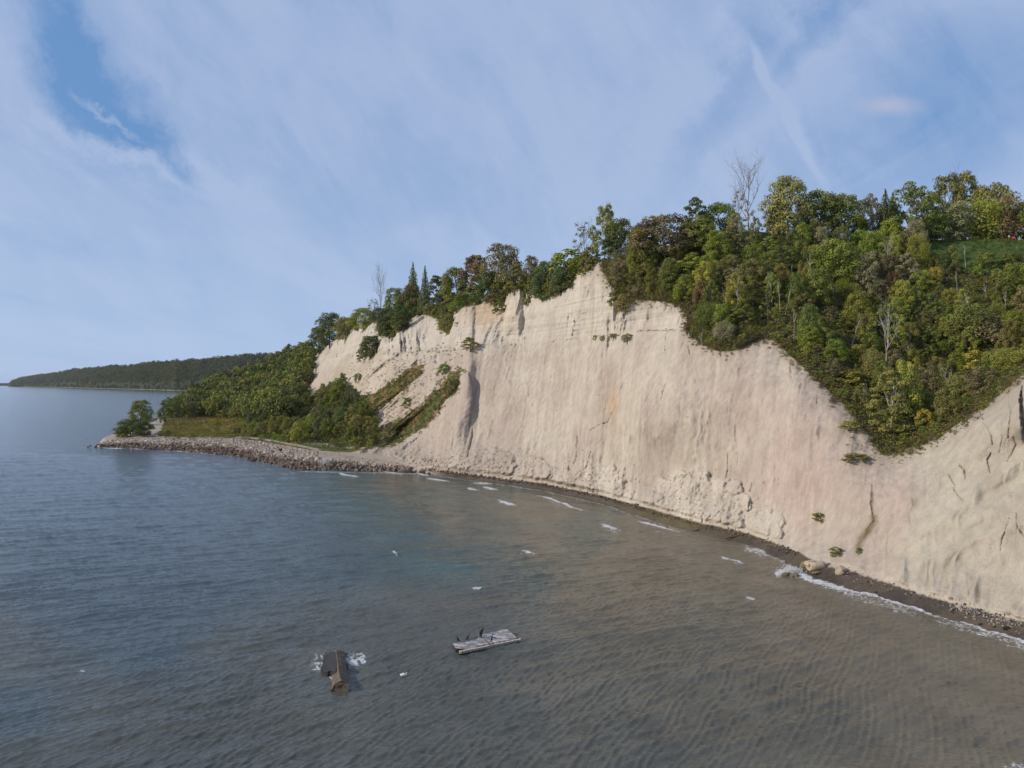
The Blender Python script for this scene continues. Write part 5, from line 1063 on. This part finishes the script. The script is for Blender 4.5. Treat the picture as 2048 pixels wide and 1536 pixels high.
# ------------------------------------------------------------------ birds: one lofted body each
M_black = simple_mat('black_plumage', (.018, .016, .018), .6, .3, 12, .3, .01); M_white = simple_mat('white_plumage', (.80, .80, .78), .7, .06, 8, .2, .01); M_bill = simple_mat('orange_bill', (.45, .20, .04), .5, .2, 6)
def loft(path, k=10, close=True):
    """path: (x,y,z, half width, half height)"""
    V_ = []; F_ = []; n_ = len(path); P_ = [Vector(p[:3]) for p in path]
    for i, p in enumerate(path):
        d_ = (P_[min(i+1, n_-1)]-P_[max(i-1, 0)]).normalized(); s_ = Vector((-d_.y, d_.x, 0)); s_ = s_.normalized() if s_.length > 1e-4 else Vector((0, 1, 0)); u_ = d_.cross(s_)
        for j in range(k): an = 2*math.pi*j/k; V_.append(P_[i]+s_*math.cos(an)*p[3]+u_*math.sin(an)*p[4])
    for i in range(n_-1):
        for j in range(k): j2 = (j+1) % k; F_.append((i*k+j, i*k+j2, (i+1)*k+j2, (i+1)*k+j))
    me = bpy.data.meshes.new('body'); me.from_pydata(V_, [], F_+[tuple(range(k))[::-1], tuple(range((n_-1)*k, n_*k))]); me.polygons.foreach_set('use_smooth', [True]*len(me.polygons)); return me
def cormorant(p, rz, s_, label, spread=False):
    e = empty('cormorant', p, rz, s_); tag(e, label, 'cormorant', 'cormorants resting on the platform')
    link('body', loft([(-.40,0,.06,.05,.01),(-.30,0,.12,.06,.03),(-.20,0,.20,.085,.07),(-.08,0,.33,.11,.10),(.03,0,.46,.10,.10),(.09,0,.56,.065,.065),(.10,0,.64,.042,.042),(.08,0,.71,.036,.036),(.11,0,.77,.038,.038),(.17,0,.79,.036,.034),(.21,0,.785,.018,.018),(.29,0,.775,.008,.008)]), M_black, e)
    for sd in (-1, 1):
        if spread: w = loft([(.02,sd*.08,.46,.07,.03),(-.02,sd*.26,.50,.12,.02),(-.06,sd*.48,.44,.12,.015),(-.12,sd*.66,.34,.05,.01)], 8)
        else: w = loft([(.05,sd*.085,.50,.02,.05),(-.06,sd*.12,.37,.025,.09),(-.20,sd*.10,.22,.02,.06),(-.32,sd*.06,.13,.01,.02)], 8)
        link('wing', w, M_black, e); link('leg', loft([(0,sd*.05,.26,.02,.02),(0,sd*.05,.03,.014,.014),(.09,sd*.06,.008,.035,.008)], 6), M_black, e)
def on_deck(u, v, z=.86): return at(u, v, z-.2)
cormorant(on_deck(915, 1283.5), 2.9, 1.0, 'cormorant with pale breast, first from the left end of the platform'); cormorant(on_deck(936, 1280.5), .5, 1.0, 'cormorant second from the left end, standing at the far edge')
cormorant(on_deck(961, 1271.5, .95), 2.2, .95, 'cormorant beside the bent post, lower of the two there'); cormorant(on_deck(965, 1266.5, 1.05), .9, 1.15, 'upright cormorant right of the bent post, highest of all')
cormorant(on_deck(962, 1278.5), 3.1, .85, 'crouching cormorant at the middle of the platform'); cormorant(on_deck(984, 1281.5, .86), 1.2, 1.05, 'cormorant holding its wings open right of the cross bar', True)
wb = empty('swan', at(808, 1352, 0), .2, 1.0); tag(wb, 'small white water bird floating alone between the beam and the platform', 'white bird')
link('body', loft([(-.46,0,.20,.04,.03),(-.34,0,.14,.15,.10),(-.10,0,.13,.23,.17),(.14,0,.12,.20,.17),(.28,0,.16,.10,.12),(.33,0,.27,.05,.06),(.27,0,.37,.045,.045),(.32,0,.43,.05,.045),(.39,0,.42,.03,.03)]), M_white, wb)
link('bill', loft([(.38,0,.42,.025,.02),(.47,0,.395,.01,.008)], 8), M_bill, wb)
for sd in (-1, 1): link('wing', loft([(.16,sd*.17,.19,.05,.08),(-.1,sd*.21,.22,.06,.10),(-.34,sd*.10,.24,.03,.05),(-.48,sd*.03,.25,.01,.02)], 8), M_white, wb)
# ------------------------------------------------------------------ people, hut, far house
def cloth(nm, c): return simple_mat(nm, c, .9, .15, 6)
M_skin = simple_mat('skin', (.42, .26, .19), .6, .1, 6); M_hair = simple_mat('hair', (.04, .03, .02), .7, .2, 9)
def person(p, rz, label, shirt, trousers, pose='stand', group=None):
    e = empty('person', p, rz); tag(e, label, 'person', group)
    sit = pose == 'sit'; hz_ = .48 if sit else .95
    J = [(0,0,hz_,.15),(0,0,hz_+.25,.14),(0,0,hz_+.48,.16),(0,.0,hz_+.56,.06),(0,.01,hz_+.62,.055),(0,.02,hz_+.72,.10),(0,.02,hz_+.80,.085)]; E_ = [(i, i+1) for i in range(6)]
    for sd in (-1, 1):
        b_ = len(J); J += [(sd*.19,0,hz_+.47,.065),(sd*.25,.02,hz_+.20,.048),(sd*.22,.16,hz_+.02,.038),(sd*.21,.22,hz_-.04,.035)]; E_ += [(2, b_), (b_, b_+1), (b_+1, b_+2), (b_+2, b_+3)]
        b_ = len(J); J += ([(sd*.11,.05,hz_-.02,.09),(sd*.13,.45,hz_-.02,.07),(sd*.13,.47,.09,.05),(sd*.13,.62,.05,.04)] if sit else [(sd*.10,0,hz_-.08,.09),(sd*.11,.02,.50,.065),(sd*.12,-.02,.09,.045),(sd*.12,.14,.04,.04)]); E_ += [(0, b_), (b_, b_+1), (b_+1, b_+2), (b_+2, b_+3)]
    me = bpy.data.meshes.new('body'); me.from_pydata([j[:3] for j in J], E_, []); o = link('body', me, M_skin, e); md = o.modifiers.new('skin', 'SKIN'); md.use_smooth_shade = True
    for i, j in enumerate(J): me.skin_vertices[0].data[i].radius = (j[3], j[3]); me.skin_vertices[0].data[i].use_root = i == 0
    sb = o.modifiers.new('sub', 'SUBSURF'); sb.levels = 1; sb.render_levels = 1
    link('shirt', loft([(0,0,hz_-.06,.19,.15),(0,0,hz_+.2,.18,.15),(0,0,hz_+.42,.23,.16),(0,0,hz_+.53,.13,.12)], 12), shirt, e)
    for sd in (-1, 1): link('sleeve', loft([(sd*.17,0,hz_+.49,.085,.085),(sd*.25,.02,hz_+.20,.068,.068),(sd*.225,.14,hz_+.04,.055,.055)], 8), shirt, e)
    for sd in (-1, 1): link('trouser_leg', loft(([(sd*.10,-.02,hz_,.12,.12),(sd*.13,.47,hz_,.095,.09),(sd*.13,.49,.11,.075,.075)] if sit else [(sd*.09,0,hz_+.02,.12,.12),(sd*.11,.02,.5,.09,.09),(sd*.12,-.02,.10,.07,.07)]), 8), trousers, e)
    link('hair', loft([(0,-.01,hz_+.70,.105,.11),(0,-.01,hz_+.79,.105,.11),(0,0,hz_+.86,.06,.06)], 10), M_hair, e)
M_dk = cloth('dark_cloth', (.02, .02, .025)); M_gy = cloth('pale_cloth', (.62, .62, .64)); M_bl = cloth('blue_denim', (.06, .08, .13)); M_rd = cloth('red_fabric', (.55, .09, .06))
person(ground(469, 876), .6, 'person in dark clothes standing at the edge of the meadow above the stone bank', M_dk, M_dk); person(ground(305, 875), 2.8, 'person in dark clothes sitting on the stone bank near the path, left one', M_dk, M_dk, 'sit', 'two people sitting on the stone bank'); person(ground(309, 875), 3.2, 'person in dark clothes sitting on the stone bank near the path, right one', M_dk, M_bl, 'sit', 'two people sitting on the stone bank')
person(ground(2018, 480.5), 3.0, 'person in pale clothes on the upper lawn beside a red chair', M_gy, M_bl)
ch = empty('folding_chair', ground(2027, 480.5), 2.8); tag(ch, 'red folding chair on the lawn edge next to the person', 'chair')
bm = bmesh.new(); box_bm(bm, (0, 0, .45), (1.1, .6, .08)); bm_obj('seat', bm, M_rd, ch); bm = bmesh.new(); box_bm(bm, (0, -.32, .85), (1.1, .06, .8)); bm_obj('backrest', bm, M_rd, ch)
for sx in (-.5, .5):
    for sy in (-.28, .28): bm = bmesh.new(); box_bm(bm, (sx, sy, .22), (.05, .05, .44)); bm_obj('leg', bm, M_deadwood, ch)
ps = ground(2039, 480.5); bm = bmesh.new(); box_bm(bm, (0, 0, .6), (.22, .22, 1.5)); bmesh.ops.bevel(bm, geom=list(bm.edges), offset=.03, segments=1, affect='EDGES'); o = bm_obj('post', bm, M_palebark); o.location = ps; tag(o, 'short pale wooden post on the lawn edge right of the red chair', 'post')
M_roof = simple_mat('brown_roof', (.15, .105, .075), .9, .3, 3); M_paint = simple_mat('white_paint', (.78, .77, .74), .6, .06, 3)
hp = ground(1732, 482); hut = empty('hut', (hp[0], hp[1], hp[2]+.25), .3); tag(hut, 'small brown hut at the cliff top with a white cylinder on its roof', 'hut')
bm = bmesh.new(); box_bm(bm, (0, 0, .15), (2.3, 2.0, 1.5)); bm_obj('wall', bm, M_conc, hut)
bm = bmesh.new(); lo = [bm.verts.new(p) for p in ((-1.7, -1.4, .9), (1.7, -1.4, .9), (1.7, 1.4, .9), (-1.7, 1.4, .9))]; hi = [bm.verts.new(p) for p in ((-.6, -.4, 1.6), (.6, -.4, 1.6), (.6, .4, 1.6), (-.6, .4, 1.6))]; bm.faces.new(hi); bm.faces.new(lo[::-1])
for k_ in range(4): bm.faces.new((lo[k_], lo[(k_+1) % 4], hi[(k_+1) % 4], hi[k_]))
bmesh.ops.recalc_face_normals(bm, faces=bm.faces); rf = bm_obj('roof', bm, M_roof, hut)
V_, F_ = tubes([((0, 0, 1.6), .42, (0, 0, 2.75), .42), ((0, 0, 2.75), .50, (0, 0, 2.9), .50)], 14); link('chimney', mesh_np('chimney', V_, F_), M_paint, rf)
hp = px2w(175, 742.5, 7000); hs = empty('house', (hp[0], hp[1], hp[2]), .4); tag(hs, 'tiny white house among the trees on the distant headland', 'house')
bm = bmesh.new(); box_bm(bm, (0, 0, 8), (26, 18, 18)); bm_obj('wall', bm, M_paint, hs); bm = bmesh.new(); box_bm(bm, (0, 0, 19), (28, 20, 4)); bm_obj('roof', bm, M_roof, hs)
# spray where the swell hits the stones: many small droplets
def spray(u, v, w_, h_, n_, label, seed):
    rg = np.random.default_rng(seed); p = at(u, v, 0); a = rg.normal(size=n_)*.35; hgt = rg.random(n_)**1.6*h_; P_ = np.c_[p[0]+a*w_*(1-.6*hgt/h_), p[1]+rg.normal(size=n_)*w_*.2, hgt]; s_ = rg.uniform(.025, .075, n_)*max(1, p[1]/220)*1.3
    V_ = np.concatenate([P_+np.array(o_)*s_[:, None] for o_ in ((1, 0, -.6), (-.5, .9, -.6), (-.5, -.9, -.6), (0, 0, 1))]); i = np.arange(n_); F_ = np.concatenate([np.c_[i+a_*n_, i+b_*n_, i+c_*n_] for a_, b_, c_ in ((0, 1, 2), (0, 3, 1), (1, 3, 2), (2, 3, 0))])
    o = link('spray', mesh_np('spray', V_, F_), M_white); tag(o, label, 'spray', kind='stuff')
spray(652, 938, 4.5, 4.5, 2600, 'white spray bursting against the middle of the stone bank', 1); spray(1585, 1146, 4.0, 1.1, 1500, 'white spray over the wet rocks in the surf', 2)
# ------------------------------------------------------------------ the air between here and the headland
m, q, out = new_mat('haze'); pv_ = q.node('ShaderNodeVolumePrincipled'); pv_.inputs['Color'].default_value = (.80, .88, 1.0, 1); pv_.inputs['Density'].default_value = 1.4e-5; pv_.inputs['Anisotropy'].default_value = .1
q.l.new(pv_.outputs[0], out.inputs['Volume'])
bm = bmesh.new(); box_bm(bm, (-4000, 8400, 85), (26000, 17600, 180)); o = bm_obj('haze', bm, m); o['kind'] = 'stuff'; tag(o, 'thin bluish haze over the lake and the distant headland', 'haze')
